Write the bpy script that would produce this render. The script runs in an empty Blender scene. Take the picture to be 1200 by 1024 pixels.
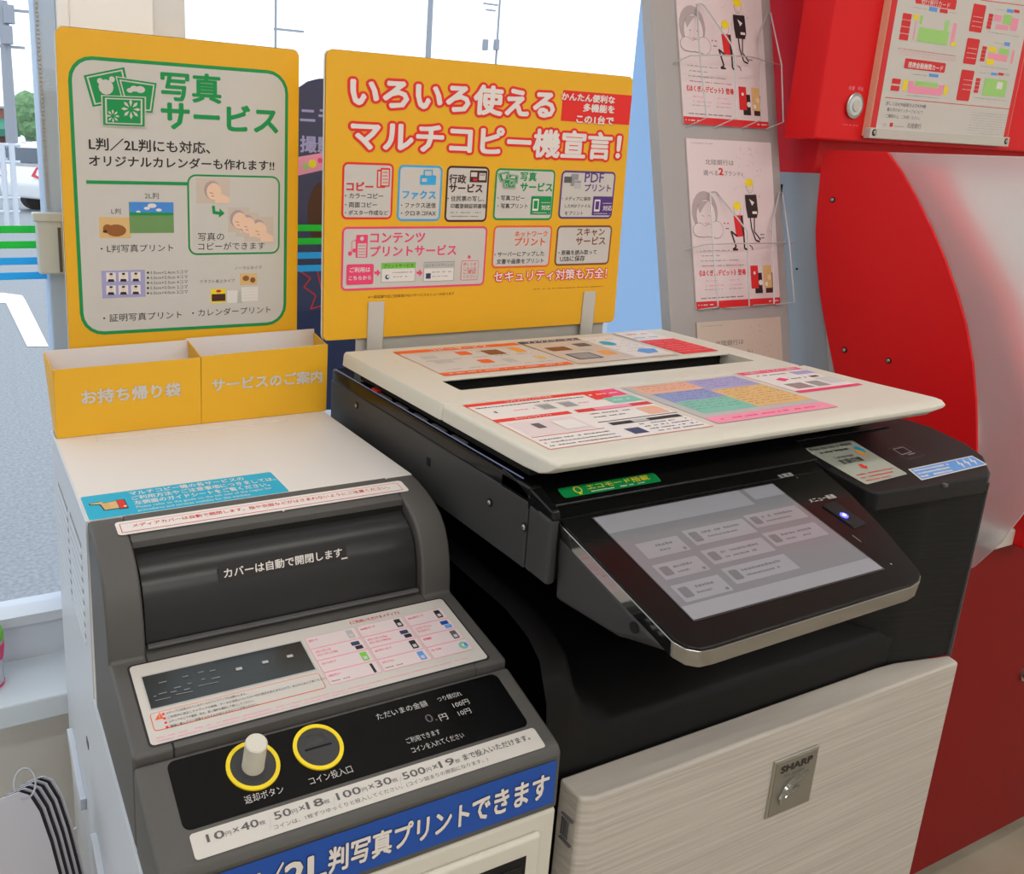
import bpy, bmesh, math, random
from mathutils import Vector, Matrix
random.seed(7)
sc = bpy.context.scene
COL = sc.collection
# ------------------------------------------------------------------ camera
CAM = Vector((-0.4826, -0.6011, 1.2877))
F, CX, CY = 1003.49, 435.91, 438.71
R = ((0.899448, -0.43569977, 0.03404412), (-0.07801622, -0.23672539, -0.96843924), (0.43000786, 0.86840475, -0.24691383))
cd = bpy.data.cameras.new('camera'); cam = bpy.data.objects.new('camera', cd); COL.objects.link(cam)
cam.matrix_world = Matrix(((R[0][0], -R[1][0], -R[2][0], CAM.x), (R[0][1], -R[1][1], -R[2][1], CAM.y), (R[0][2], -R[1][2], -R[2][2], CAM.z), (0, 0, 0, 1)))
cd.sensor_fit = 'HORIZONTAL'; cd.sensor_width = 36; cd.lens = F*36/1200
cd.shift_x = (600-CX)/1200; cd.shift_y = (CY-512)/1200; cd.clip_start = .02; cd.clip_end = 500
sc.camera = cam
# ------------------------------------------------------------------ world, lights, exposure
w = bpy.data.worlds.new('sky'); sc.world = w; w.use_nodes = True
bg = w.node_tree.nodes['Background']; bg.inputs[0].default_value = (.86, .93, 1, 1); bg.inputs[1].default_value = 1.75
sc.view_settings.view_transform = 'Standard'; sc.view_settings.look = 'None'
sc.view_settings.exposure = 0.0; sc.view_settings.gamma = 1; sc.view_settings.use_curve_mapping = False
def area(name, loc, sx, sy, energy, color, rot=(0, 0, 0)):
    l = bpy.data.lights.new(name, 'AREA'); l.shape = 'RECTANGLE'; l.size = sx; l.size_y = sy; l.energy = energy; l.color = color
    o = bpy.data.objects.new(name, l); o.location = loc; o.rotation_euler = rot; COL.objects.link(o); return o
TUBES = [(-1.7, -1.6), (-1.7, -.2), (.1, -1.6), (.1, -.1), (1.9, -1.6), (1.9, -.2), (-1.7, -3), (.1, -3), (1.9, -3)]
for i, (x, y) in enumerate(TUBES):
    area('ceiling_lamp_light', (x, y, 2.62), 1.2, .16, 3.6 if y > -1 else (9 if y > -2 else 13), (1, .99, .975))

# ------------------------------------------------------------------ pixel -> point on a real plane
def ray(u, v):
    q = ((u-CX)/F, (v-CY)/F, 1)
    return Vector([sum(R[i][k]*q[i] for i in range(3)) for k in range(3)])
def on(u, v, P0, N):
    d = ray(u, v); return CAM + d*((P0-CAM).dot(N)/d.dot(N))
def at_y(u, v, y): return on(u, v, Vector((0, y, 0)), Vector((0, 1, 0)))
def at_x(u, v, x): return on(u, v, Vector((x, 0, 0)), Vector((1, 0, 0)))
def at_z(u, v, z): return on(u, v, Vector((0, 0, z)), Vector((0, 0, 1)))
# ------------------------------------------------------------------ materials
def s2l(c): return c/12.92 if c <= .04045 else ((c+.055)/1.055)**2.4
def lin(c): return tuple(s2l(x/255) for x in c)
MATS = {}
def mat(name, rgb, rough=.5, metal=0, spec=.5, emit=0, coat=0, trans=0, ior=1.45, grain=0, gscale=400, streak=None, mottled=None):
    if name in MATS: return MATS[name]
    m = bpy.data.materials.new(name); m.use_nodes = True; nt = m.node_tree; b = nt.nodes['Principled BSDF']
    c = lin(rgb)+(1,)
    b.inputs['Base Color'].default_value = c; b.inputs['Roughness'].default_value = rough; b.inputs['Metallic'].default_value = metal
    b.inputs['Specular IOR Level'].default_value = spec; b.inputs['Coat Weight'].default_value = coat; b.inputs['Coat Roughness'].default_value = .05
    b.inputs['Transmission Weight'].default_value = trans; b.inputs['IOR'].default_value = ior
    if emit: b.inputs['Emission Color'].default_value = c; b.inputs['Emission Strength'].default_value = emit
    if grain or streak or mottled:
        tc = nt.nodes.new('ShaderNodeTexCoord'); mp = nt.nodes.new('ShaderNodeMapping'); no = nt.nodes.new('ShaderNodeTexNoise')
        nt.links.new(tc.outputs['Object'], mp.inputs[0]); nt.links.new(mp.outputs[0], no.inputs[0])
        no.inputs['Scale'].default_value = gscale; no.inputs['Detail'].default_value = 3
        if streak: mp.inputs['Scale'].default_value = streak
        if grain:
            bp = nt.nodes.new('ShaderNodeBump'); bp.inputs['Strength'].default_value = grain; bp.inputs['Distance'].default_value = .001
            nt.links.new(no.outputs[0], bp.inputs['Height']); nt.links.new(bp.outputs[0], b.inputs['Normal'])
        if mottled:
            r = nt.nodes.new('ShaderNodeMix'); r.data_type = 'RGBA'
            r.inputs[6].default_value = c; r.inputs[7].default_value = lin(mottled)+(1,)
            mr = nt.nodes.new('ShaderNodeMapRange'); mr.inputs[1].default_value = .35; mr.inputs[2].default_value = .65
            nt.links.new(no.outputs[0], mr.inputs[0]); nt.links.new(mr.outputs[0], r.inputs[0]); nt.links.new(r.outputs[2], b.inputs['Base Color'])
    MATS[name] = m; return m
M = lambda k: MATS[k]
mat('beige_plastic', (212, 208, 196), .42, grain=.12, gscale=900)
mat('white_metal', (226, 222, 220), .38, grain=.03, gscale=600)
mat('side_metal', (205, 212, 222), .4)
mat('taupe_plastic', (84, 82, 80), .5, grain=.25, gscale=1500)
mat('black_satin', (27, 27, 28), .42, spec=.25, grain=.15, gscale=1500)
mat('charcoal_plastic', (62, 62, 63), .42, spec=.3, grain=.2, gscale=1800)
mat('black_gloss', (13, 13, 14), .2, spec=.32)
mat('black_body', (17, 16, 17), .45, spec=.22, grain=.08, gscale=900)
mat('black_streaked', (25, 25, 25), .5, spec=.25, grain=.9, gscale=60, streak=(.15, 1, 5))
mat('door_plastic', (196, 189, 180), .45, grain=.9, gscale=55, streak=(.08, 1, 4.5), mottled=(180, 173, 165))
mat('dark_hole', (6, 6, 6), .8)
mat('chrome', (168, 168, 166), .07, 1)
mat('steel', (190, 188, 182), .3, 1)
mat('brushed_plate', (150, 148, 138), .38, .7)
mat('screen_glass', (128, 130, 136), .1, spec=.6, coat=.6)
mat('dark_glass', (30, 38, 38), .08, spec=.5)
mat('yellow_board', (236, 176, 24), .4, coat=.15)
mat('yellow_card', (236, 178, 36), .5)
mat('card_white', (222, 214, 212), .55)
mat('foam_edge', (235, 235, 235), .6)
mat('clip_grey', (198, 194, 186), .45)
mat('rack_grey', (168, 164, 164), .4, grain=.3, gscale=500)
mat('atm_grey', (158, 162, 166), .4)
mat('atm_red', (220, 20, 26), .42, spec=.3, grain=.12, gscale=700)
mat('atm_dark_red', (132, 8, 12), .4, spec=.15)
mat('wall_paint', (226, 226, 224), .6)
mat('post_white', (246, 247, 250), .5); mat('post_grey', (222, 224, 228), .5)
mat('frame_white', (205, 212, 222), .45)
mat('frame_blue', (178, 202, 232), .5); mat('latch_grey', (205, 214, 216), .45)
mat('sill_white', (214, 226, 236), .45)
mat('floor_vinyl', (176, 166, 148), .3, gscale=6, mottled=(160, 150, 132))
mat('ceiling_tile', (228, 226, 220), .8, grain=.5, gscale=80)
mat('asphalt', (132, 138, 146), .9, grain=.6, gscale=60, mottled=(152, 158, 165))
mat('paint_line', (240, 242, 245), .7)
mat('car_white', (235, 238, 242), .25, coat=.6)
mat('car_glass', (40, 62, 84), .1)
mat('tyre', (30, 30, 34), .8)
mat('tail_red', (200, 24, 50), .2, coat=.5)
mat('concrete_pole', (150, 156, 166), .8)
mat('leaf', (120, 160, 110), .8, mottled=(90, 130, 90), gscale=6)
mat('brick_wall', (150, 90, 80), .8)
mat('awning_green', (50, 130, 110), .7)
mat('banner_navy', (62, 66, 92), .6, gscale=30, mottled=(48, 56, 84))
mat('wire', (198, 198, 200), .35, .35)
mat('laminate', (200, 200, 212), .15, coat=.5)
mat('lamp_tube', (255, 246, 230), .5, emit=9)
mat('shelf_goods', (150, 120, 110), .6, gscale=7, mottled=(70, 90, 120))
PR = dict(white=(228, 222, 218), paper=(205, 200, 194), pinkpaper=(222, 206, 208), tan=(206, 190, 176), black=(38, 34, 36), dgrey=(90, 88, 90), grey=(150, 148, 148), lgrey=(186, 184, 182),
          green=(0, 146, 74), lime=(120, 200, 70), red=(232, 40, 34), dred=(214, 40, 44), orange=(238, 96, 40), lorange=(236, 160, 70), pink=(236, 66, 116), lpink=(240, 150, 176), cyan=(52, 168, 226), sticker=(0, 172, 208),
          purple=(84, 52, 128), brown=(130, 76, 46), dbrown=(74, 34, 28), blue=(24, 78, 168), lblue=(96, 156, 226), lilac=(166, 160, 204), periwinkle=(140, 152, 200), teal=(126, 192, 174), sand=(222, 182, 122), peach=(228, 172, 146),  # lilac, periwinkle, teal, sand, peach paled for the glossy reflection on lid sheets
          yellow=(240, 214, 40), skin=(240, 202, 176), hair=(176, 160, 162), navy=(52, 60, 96), sky=(70, 140, 220), field=(110, 150, 90), dogbrown=(150, 92, 40), silver=(200, 200, 200), lgreen=(160, 210, 120), ringyellow=(242, 214, 30), panelgrey=(168, 172, 160), scrdark=(112, 114, 120), scrmid=(122, 124, 131), scrlight=(146, 148, 156))
for k, c in PR.items(): mat('print_'+k, c, .5)
mat('print_window', (30, 36, 36), .15)
mat('print_screenmark', (150, 152, 158), .2)

# ------------------------------------------------------------------ object helpers
WORLD = {}
def wl(o):
    v = Vector((0, 0, 0))
    while o: v = v + WORLD.get(o.name, Vector((0, 0, 0))); o = o.parent
    return v
def tag(o, label=None, cat=None, group=None, kind=None):
    for k, v in (('label', label), ('category', cat), ('group', group), ('kind', kind)):
        if v: o[k] = v
    return o
def thing(name, label, cat, loc, group=None):
    o = bpy.data.objects.new(name, None); COL.objects.link(o); o.location = loc; o.empty_display_size = .05
    WORLD[o.name] = Vector(loc); return tag(o, label, cat, group)
class MB:
    def __init__(s): s.v = []; s.f = []; s.m = []; s.mats = []
    def mi(s, m):
        m = MATS[m] if isinstance(m, str) else m
        if m not in s.mats: s.mats.append(m)
        return s.mats.index(m)
    cnt = 0
    def add(s, vs, fs, m):
        s.cnt += 1
        n = len(s.v); k = s.mi(m); s.v += [tuple(v) for v in vs]
        for f in fs: s.f.append([n+i for i in f]); s.m.append(k)
        return s
    def box(s, a, b, m):
        x0, y0, z0 = a; x1, y1, z1 = b
        vs = [(x, y, z) for z in (z0, z1) for y in (y0, y1) for x in (x0, x1)]
        return s.add(vs, [(0, 2, 3, 1), (4, 5, 7, 6), (0, 1, 5, 4), (2, 6, 7, 3), (0, 4, 6, 2), (1, 3, 7, 5)], m)
    def hexa(s, bot, top, m):   # two rings of equal length
        n = len(bot); vs = list(bot)+list(top)
        fs = [tuple(range(n))[::-1], tuple(range(n, 2*n))]+[(i, (i+1) % n, n+(i+1) % n, n+i) for i in range(n)]
        return s.add(vs, fs, m)
    def prism_x(s, prof, x0, x1, m):
        return s.hexa([(x0, y, z) for y, z in prof], [(x1, y, z) for y, z in prof], m)
    def tube(s, pts, r, m, n=8, closed=False):
        pts = [Vector(p) for p in pts]; rings = []
        k = len(pts)
        for i, p in enumerate(pts):
            a = pts[(i-1) % k] if (closed or i) else p; b = pts[(i+1) % k] if (closed or i < k-1) else p
            d = (b-a).normalized(); u = d.orthogonal().normalized() if i == 0 else (u0 - d*u0.dot(d)).normalized()
            u0 = u; w_ = d.cross(u)
            rr = r[i] if isinstance(r, (list, tuple)) else r
            rings.append([p + (u*math.cos(t)+w_*math.sin(t))*rr for t in [2*math.pi*j/n for j in range(n)]])
        vs = [v for rg in rings for v in rg]; fs = []
        for i in range(k if closed else k-1):
            for j in range(n): fs.append((i*n+j, i*n+(j+1) % n, ((i+1) % k)*n+(j+1) % n, ((i+1) % k)*n+j))
        if not closed: fs += [tuple(range(n))[::-1], tuple(range((k-1)*n, k*n))]
        return s.add(vs, fs, m)
    def loft(s, profs, m, caps=True):
        k = len(profs[0]); vs = [p for pr in profs for p in pr]; fs = []
        for i in range(len(profs)-1):
            for j in range(k-1): fs.append((i*k+j, i*k+j+1, (i+1)*k+j+1, (i+1)*k+j))
        return s.add(vs, fs, m)
    def build(s, name, parent=None, bevel=0, smooth=False, seg=3, recalc=True, angle=35):
        me = bpy.data.meshes.new(name); off = wl(parent) if parent else Vector((0, 0, 0))
        me.from_pydata([tuple(Vector(v)-off) for v in s.v], [], s.f)
        for m in s.mats: me.materials.append(m)
        for p, k in zip(me.polygons, s.m): p.material_index = k
        if recalc:
            bm = bmesh.new(); bm.from_mesh(me); bmesh.ops.remove_doubles(bm, verts=bm.verts, dist=1e-6); bmesh.ops.recalc_face_normals(bm, faces=bm.faces); bm.to_mesh(me); bm.free()
        o = bpy.data.objects.new(name, me); COL.objects.link(o)
        if parent: o.parent = parent
        if bevel:
            b = o.modifiers.new('bevel', 'BEVEL'); b.width = bevel; b.segments = seg; b.limit_method = 'ANGLE'; b.angle_limit = math.radians(25)
        if smooth or bevel:
            try: me.shade_smooth()
            except Exception: [setattr(p, 'use_smooth', True) for p in me.polygons]
            if bevel:
                o.modifiers.new('normals', 'WEIGHTED_NORMAL')
            else:
                me.set_sharp_from_angle(angle=math.radians(angle))
        return o
def arc(cx, cy, r, a0, a1, n=6):
    return [(cx+r*math.cos(math.radians(a0+(a1-a0)*i/n)), cy+r*math.sin(math.radians(a0+(a1-a0)*i/n))) for i in range(n+1)]
def rrect(x0, y0, x1, y1, r, n=5):
    x0, x1 = min(x0, x1), max(x0, x1); y0, y1 = min(y0, y1), max(y0, y1); r = min(r, (x1-x0)/2.01, (y1-y0)/2.01)
    return arc(x1-r, y1-r, r, 0, 90, n)+arc(x0+r, y1-r, r, 90, 180, n)+arc(x0+r, y0+r, r, 180, 270, n)+arc(x1-r, y0+r, r, 270, 360, n)

# ------------------------------------------------------------------ flat print on a real plane
_txt = {}
_fc = bpy.data.curves.new('lettering', 'FONT'); _fo = bpy.data.objects.new('lettering', _fc)
def glyphs(s, bold):
    key = (s, bold)
    if key not in _txt:
        _fc.body = s; _fc.resolution_u = 2; _fc.offset = bold
        m = _fo.to_mesh(); vs = [(v.co.x, v.co.y) for v in m.vertices]; fs = [tuple(p.vertices) for p in m.polygons]; _fo.to_mesh_clear()
        xs = [v[0] for v in vs] or [0, 1]; ys = [v[1] for v in vs] or [0, 1]
        _txt[key] = (vs, fs, min(xs), max(xs), min(ys), max(ys))
    return _txt[key]
class Print(MB):
    def __init__(s, O, U, V, px=True, step=.00012):
        MB.__init__(s); s.O = Vector(O); s.U = Vector(U).normalized(); s.V = Vector(V).normalized(); s.N = s.U.cross(s.V).normalized()
        if (CAM-s.O).dot(s.N) < 0: s.N = -s.N
        s.px = px; s.step = step; s.cnt = 0
    def loc(s, p):
        if not s.px: return p
        q = on(p[0], p[1], s.O, s.N)-s.O; return (q.dot(s.U), q.dot(s.V))
    def w(s, p, layer): return s.O+s.U*p[0]+s.V*p[1]+s.N*(layer*s.step+.0001+(s.cnt % 16)*5e-6)
    def poly(s, pts, c, layer=1, raw=False):
        pts = pts if raw else [s.loc(p) for p in pts]
        return s.add([s.w(p, layer) for p in pts], [tuple(range(len(pts)))], 'print_'+c)
    def rect(s, bl, tr, c, layer=1, r=0):
        a = s.loc(bl); b = s.loc(tr)
        return s.poly(rrect(a[0], a[1], b[0], b[1], r) if r else [(a[0], a[1]), (b[0], a[1]), (b[0], b[1]), (a[0], b[1])], c, layer, True)
    def frame(s, bl, tr, c, inner, t, layer=1, r=.004):
        a = s.loc(bl); b = s.loc(tr)
        s.poly(rrect(a[0], a[1], b[0], b[1], r), c, layer, True)
        s.poly(rrect(a[0]+t, a[1]+t, b[0]-t, b[1]-t, max(r-t, .0003)), inner, layer+1, True)
    def disc(s, c0, r, c, layer=1, ry=None, n=20):
        a = s.loc(c0); ry = ry or r
        return s.poly([(a[0]+r*math.cos(2*math.pi*i/n), a[1]+ry*math.sin(2*math.pi*i/n)) for i in range(n)], c, layer, True)
    def line(s, pts, c, layer=1, t=.0006):
        pts = [Vector(s.loc(p)) for p in pts]
        for a, b in zip(pts[:-1], pts[1:]):
            d = (b-a); n = Vector((-d.y, d.x)).normalized()*t/2
            s.poly([a+n, b+n, b-n, a-n], c, layer, True)
    def text(s, t, bl, tr, c, layer=1, bold=0.0, out=None, ob=.05, k=.92):
        """pixel mode: starts at bl, ends at the pixel column of tr, natural letter height times k; otherwise fills the box"""
        g = glyphs(t, 0.0); vs, fs, x0, x1, y0, y1 = g
        if s.px:
            a = s.loc(bl); u1 = s.along(a[1], tr[0]); b = (u1, a[1]+(u1-a[0])*(y1-y0)/(x1-x0)*k)
        else: a, b = bl, tr
        sx = (b[0]-a[0])/(x1-x0); sy = (b[1]-a[1])/(y1-y0)
        def put(col, L, dx=0, dy=0):
            s.add([s.w((a[0]+(x-x0+dx)*sx, a[1]+(y-y0+dy)*sy), L) for x, y in vs], fs, 'print_'+col)
        def ringp(col, L, r, n):
            for i in range(n): put(col, L+i*.04, r*math.cos(2*math.pi*i/n), r*math.sin(2*math.pi*i/n))
        if out: ringp(out, layer, ob, 14); layer += 1
        if bold >= .012: ringp(c, layer, min(bold, .06), 6)
        else: put(c, layer)
    def along(s, v0, ux):      # u of the point at height v0 that shows at pixel column ux
        lo, hi = -3.0, 3.0
        for _ in range(40):
            m_ = (lo+hi)/2; q = s.O+s.U*m_+s.V*v0-CAM; zc = sum(R[2][i]*q[i] for i in range(3)); xc = sum(R[0][i]*q[i] for i in range(3))
            if zc <= .05: lo = m_; continue
            if F*xc/zc+CX < ux: lo = m_
            else: hi = m_
        return (lo+hi)/2
    def label(s, t, bl, ux, h, c, layer=1, bold=0.0, **k):   # lettering from a baseline start to a pixel column, height in metres
        a = s.loc(bl); u1 = s.along(a[1], ux); px = s.px; s.px = False; s.text(t, a, (u1, a[1]+h), c, layer, bold, **k); s.px = px
    def dashes(s, bl, tr, c, layer=1, seed=1, fill=.75, h=.6):   # writing too small to read: a row of short marks
        a = s.loc(bl); rnd = random.Random(seed)
        if s.px: b = (s.along(a[1], tr[0]), a[1]+.0019)
        else: b = tr
        H = abs(b[1]-a[1]); x = a[0]; ym = (a[1]+b[1])/2
        while x < b[0]:
            ww = H*rnd.uniform(.3, .9)
            if rnd.random() < fill: s.poly([(x, ym-H*h/2), (min(x+ww, b[0]), ym-H*h/2), (min(x+ww, b[0]), ym+H*h/2*rnd.uniform(.3, 1)), (x, ym+H*h/2*rnd.uniform(.3, 1))], c, layer, True)
            x += ww+H*.18
    def build(s, name, parent=None): return MB.build(s, name, parent, recalc=False)
def struct(mb, name, bevel=0): return tag(mb.build(name, None, bevel), kind='structure')
# ================================================================== THE SETTING
GY = .74           # window glass plane
struct(MB().box((-3.2, -4.2, -.05), (3.2, GY+.1, 0), 'floor_vinyl'), 'floor')
struct(MB().box((-3.2, -4.2, 2.7), (3.2, GY+.1, 2.75), 'ceiling_tile'), 'ceiling')
WL = -2.6
wb = MB().box((-3.2, GY-.03, 0), (3.2, GY+.08, .5), 'wall_paint').box((1.12, GY-.03, .5), (3.2, GY+.08, 2.7), 'wall_paint').box((-3.2, GY-.03, 2.35), (1.12, GY+.08, 2.7), 'wall_paint')
struct(wb, 'wall_back')
struct(MB().box((3.2, -4.2, 0), (3.25, GY+.08, 2.7), 'wall_paint'), 'wall_right')
struct(MB().box((-3.25, -4.2, 0), (-3.2, GY+.08, 2.7), 'wall_paint'), 'wall_left')
struct(MB().box((-3.2, -4.25, 0), (3.2, -4.2, 2.7), 'wall_paint'), 'wall_front')
# window: sill, frame, glass
sl = MB().box((-3.2, .59, .462), (.70, GY-.03, .50), 'sill_white'); struct(sl, 'trim_2', .004)
struct(MB().box((-3.2, GY-.03, .50), (1.12, GY-.022, .562), 'frame_white').box((-3.2, GY-.04, .562), (1.12, GY+.02, .578), 'frame_white').box((-3.2, GY-.03, 2.3), (1.12, GY+.03, 2.35), 'frame_white'), 'window_1')
cl = MB().box((-.360, .70, .5), (-.332, GY+.03, 2.35), 'frame_blue').box((-.332, .698, .5), (-.315, GY+.03, 2.35), 'post_white').box((-.315, .705, .5), (-.20, GY+.03, 2.35), 'post_white').box((-.20, .715, .5), (-.152, GY+.03, 2.35), 'post_grey')
struct(cl, 'window_2', .003)
gm = bpy.data.materials.new('window_glass'); gm.use_nodes = True; nt = gm.node_tree; nt.nodes.remove(nt.nodes['Principled BSDF'])
tr_ = nt.nodes.new('ShaderNodeBsdfTransparent'); gl_ = nt.nodes.new('ShaderNodeBsdfGlossy'); gl_.inputs['Roughness'].default_value = .02; mx = nt.nodes.new('ShaderNodeMixShader'); fr = nt.nodes.new('ShaderNodeFresnel')
fr.inputs[0].default_value = 1.45; nt.links.new(fr.outputs[0], mx.inputs[0]); nt.links.new(tr_.outputs[0], mx.inputs[1]); nt.links.new(gl_.outputs[0], mx.inputs[2]); nt.links.new(mx.outputs[0], nt.nodes['Material Output'].inputs[0])
MATS['window_glass'] = gm
struct(MB().add([(-3.2, GY, .57), (1.12, GY, .57), (1.12, GY, 2.32), (-3.2, GY, 2.32)], [(0, 1, 2, 3)], 'window_glass'), 'window_3')
def film(name, rgb, k=.6):
    m = bpy.data.materials.new(name); m.use_nodes = True; nt = m.node_tree; b = nt.nodes['Principled BSDF']; c = lin(rgb)+(1,)
    b.inputs['Base Color'].default_value = c; b.inputs['Roughness'].default_value = .5
    t_ = nt.nodes.new('ShaderNodeBsdfTranslucent'); t_.inputs[0].default_value = c; x_ = nt.nodes.new('ShaderNodeMixShader'); x_.inputs[0].default_value = k
    nt.links.new(b.outputs[0], x_.inputs[1]); nt.links.new(t_.outputs[0], x_.inputs[2]); nt.links.new(x_.outputs[0], nt.nodes['Material Output'].inputs[0]); MATS[name] = m
film('stripe_green', (70, 222, 112)); film('stripe_blue', (80, 205, 248)); film('blue_film', (166, 200, 238), .75)
for zc, c in ((1.1685, 'stripe_green'), (1.1465, 'stripe_green'), (1.123, 'stripe_blue'), (1.1015, 'stripe_blue')):
    o = MB().box((-3.0, GY-.004, zc-.0052), (.7, GY-.002, zc+.0052), c).build('window_stripe')
    tag(o, '%s safety stripe across the window glass, %s' % ('green' if 'green' in c else 'light blue', 'upper of its colour' if zc in (1.1685, 1.123) else 'lower of its colour'), 'stripe')
o = MB().add([(.715, GY-.001, .578), (1.12, GY-.001, .578), (1.12, GY-.001, 2.30), (.715, GY-.001, 2.30)], [(0, 1, 2, 3)], 'blue_film').build('window_film')
tag(o, 'pale blue translucent film on the window pane beside the grey rack', 'film')
# latch / roller blind end and its bead cord
t = thing('window_latch', 'pale grey plastic latch box on the white window frame', 'latch', (-.355, .69, 1.10))
a, b = at_y(45, 320, .69), at_y(73, 252, .69)
MB().box((a.x, .675, a.z), (b.x-.002, .70, b.z-.004), 'latch_grey').build('latch_body', t, .003)
MB().box((a.x-.004, .672, b.z-.008), (b.x, .70, b.z+.004), 'latch_grey').build('latch_cap', t, .002)
MB().box((b.x-.009, .673, a.z+.003), (b.x-.005, .676, b.z-.016), 'print_dgrey').build('latch_slot', t)
pts = [Vector((at_y(46, 0, .70).x-.004, .70, z)) for z in (2.3, 1.2)]
cr = MB()
z = 1.2
while z < 1.72:
    for k in range(1): cr.box((pts[0].x-.0022, .698, z), (pts[0].x+.0022, .7025, z+.0035), 'lgrey_cord' if 'lgrey_cord' in MATS else mat('lgrey_cord', (176, 180, 188), .5))
    z += .0055
cr.tube([(pts[0].x, .70, 1.2), (pts[0].x, .70, 2.3)], .0009, 'lgrey_cord', 6)
tag(cr.build('blind_cord'), 'grey beaded pull cord hanging beside the window frame', 'cord')
# ceiling lamps (out of view, they light the room)
for i, (x, y) in enumerate(TUBES):
    t = thing('ceiling_lamp', 'long white fluorescent ceiling lamp above the shop floor', 'lamp', (x, y, 2.7), 'ceiling lamps above the shop floor')
    MB().box((x-.62, y-.1, 2.66), (x+.62, y+.1, 2.70), 'white_metal').build('lamp_housing', t)
    MB().box((x-.6, y-.02, 2.632), (x+.6, y+.02, 2.658), 'lamp_tube').build('lamp_tube', t)

# ================================================================== OUTSIDE
GZ = -.15
struct(MB().add([(-60, GY+.1, GZ), (90, GY+.1, GZ), (90, 150, GZ), (-60, 150, GZ)], [(0, 1, 2, 3)], 'asphalt'), 'ground')
def gp(u, v, dz=.004): q = at_z(u, v, GZ+dz); return q
ln = MB(); ln.add([gp(-60, 343), gp(3, 343), gp(26, 346), gp(30, 352), gp(57, 406), gp(32, 406), gp(7, 355), gp(-60, 352)], [tuple(range(8))], 'paint_line')
ln.add([gp(100, 343), gp(118, 343), gp(190, 440), gp(160, 440)], [(0, 1, 2, 3)], 'paint_line')
tag(struct(ln, 'parking_lines'), kind='structure')
def car(loc, rz, label, h=1.5):
    t = thing('parked_car', label, 'car', loc)
    def T(p):
        c, s_ = math.cos(rz), math.sin(rz); return Vector((loc[0]+p[0]*c-p[1]*s_, loc[1]+p[0]*s_+p[1]*c, loc[2]+p[2]))
    k = h/1.5
    side = [(-2.0, .35), (-2.05, .75), (-1.9, .95), (-1.65, 1.42), (-1.2, 1.5), (.3, 1.48), (1.0, .98), (1.9, .82), (2.0, .35)]
    body = [(-2.0, .3), (-2.08, .6), (-2.0, .95), (-1.85, 1.0), (1.0, .98), (1.85, .82), (2.02, .55), (2.0, .3)]
    cab = [(-1.92, .98), (-1.68, 1.38), (-1.3, 1.5), (-.3, 1.52), (.35, 1.42), (1.05, .97)]
    m = MB(); m.hexa([T((x, -.8, z*k)) for x, z in body], [T((x, .8, z*k)) for x, z in body], 'car_white'); m.build('car_body', t, .06)
    m = MB(); m.hexa([T((x, -.64, z*k)) for x, z in cab], [T((x, .64, z*k)) for x, z in cab], 'car_white'); m.build('car_roof', t, .08)
    m = MB()
    for s_ in (-1, 1): m.hexa([T((x, s_*.60, z*k)) for x, z in [(-1.55, 1.04), (-1.5, 1.36), (.2, 1.38), (.8, 1.02)]], [T((x, s_*.72, z*k-(.0))) for x, z in [(-1.6, 1.02), (-1.45, 1.32), (.15, 1.34), (.78, 1.0)]], 'car_glass')
    m.build('side_window', t, .02)
    MB().hexa([T((-1.93, y, 1.05*k)) for y in (-.58, .58)]+[T((-1.76, y, 1.36*k)) for y in (.5, -.5)], [T((-1.98, y, 1.05*k)) for y in (-.58, .58)]+[T((-1.80, y, 1.36*k)) for y in (.5, -.5)], 'car_glass').build('rear_window', t, .02)
    for s_ in (-1, 1):
        MB().hexa([T((-2.02, s_*.5, .78*k)), T((-2.02, s_*.80, .72*k)), T((-1.7, s_*.83, .95*k)), T((-1.95, s_*.6, .97*k))], [T((-2.1, s_*.5, .78*k)), T((-2.08, s_*.84, .72*k)), T((-1.7, s_*.86, .95*k)), T((-2.03, s_*.6, .97*k))], 'tail_red').build('tail_light', t, .01)
        for wx in (-1.25, 1.25):
            c0 = T((wx, s_*.62, .31)); c1 = T((wx, s_*.83, .31))
            MB().tube([c0, c1], .31, 'tyre', 20).tube([T((wx, s_*.8, .31)), T((wx, s_*.845, .31))], .18, 'silver_rim' if 'silver_rim' in MATS else mat('silver_rim', (170, 175, 182), .3, .8), 14).build('wheel', t)
    return t
g1 = at_z(62, 248, GZ); car((2.75, 20.6, GZ), math.radians(28), 'white hatchback with red tail light parked outside beside the window frame')
g2 = at_z(8, 236, GZ); car((3.0, 27.0, GZ), math.radians(28), 'white car half hidden beyond the bicycle rail outside')
# white rails
t = thing('bicycle_rail', 'white steel guard rail standing outside in front of the cars', 'railing', tuple(at_z(15, 268, GZ)))
yr = at_z(15, 268, GZ).y
for u in (9, 20): 
    p = at_z(u, 268, GZ); MB().tube([p, Vector((p.x, p.y, at_y(u, 168, p.y).z))], .05, 'frame_white', 10).build('rail_post', t)
for v in (170, 190, 232, 248):
    q = at_y(15, v, yr); MB().tube([(q.x-3, yr, q.z), (q.x+.12, yr, q.z)], .03, 'frame_white', 8).build('rail_bar', t)
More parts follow.
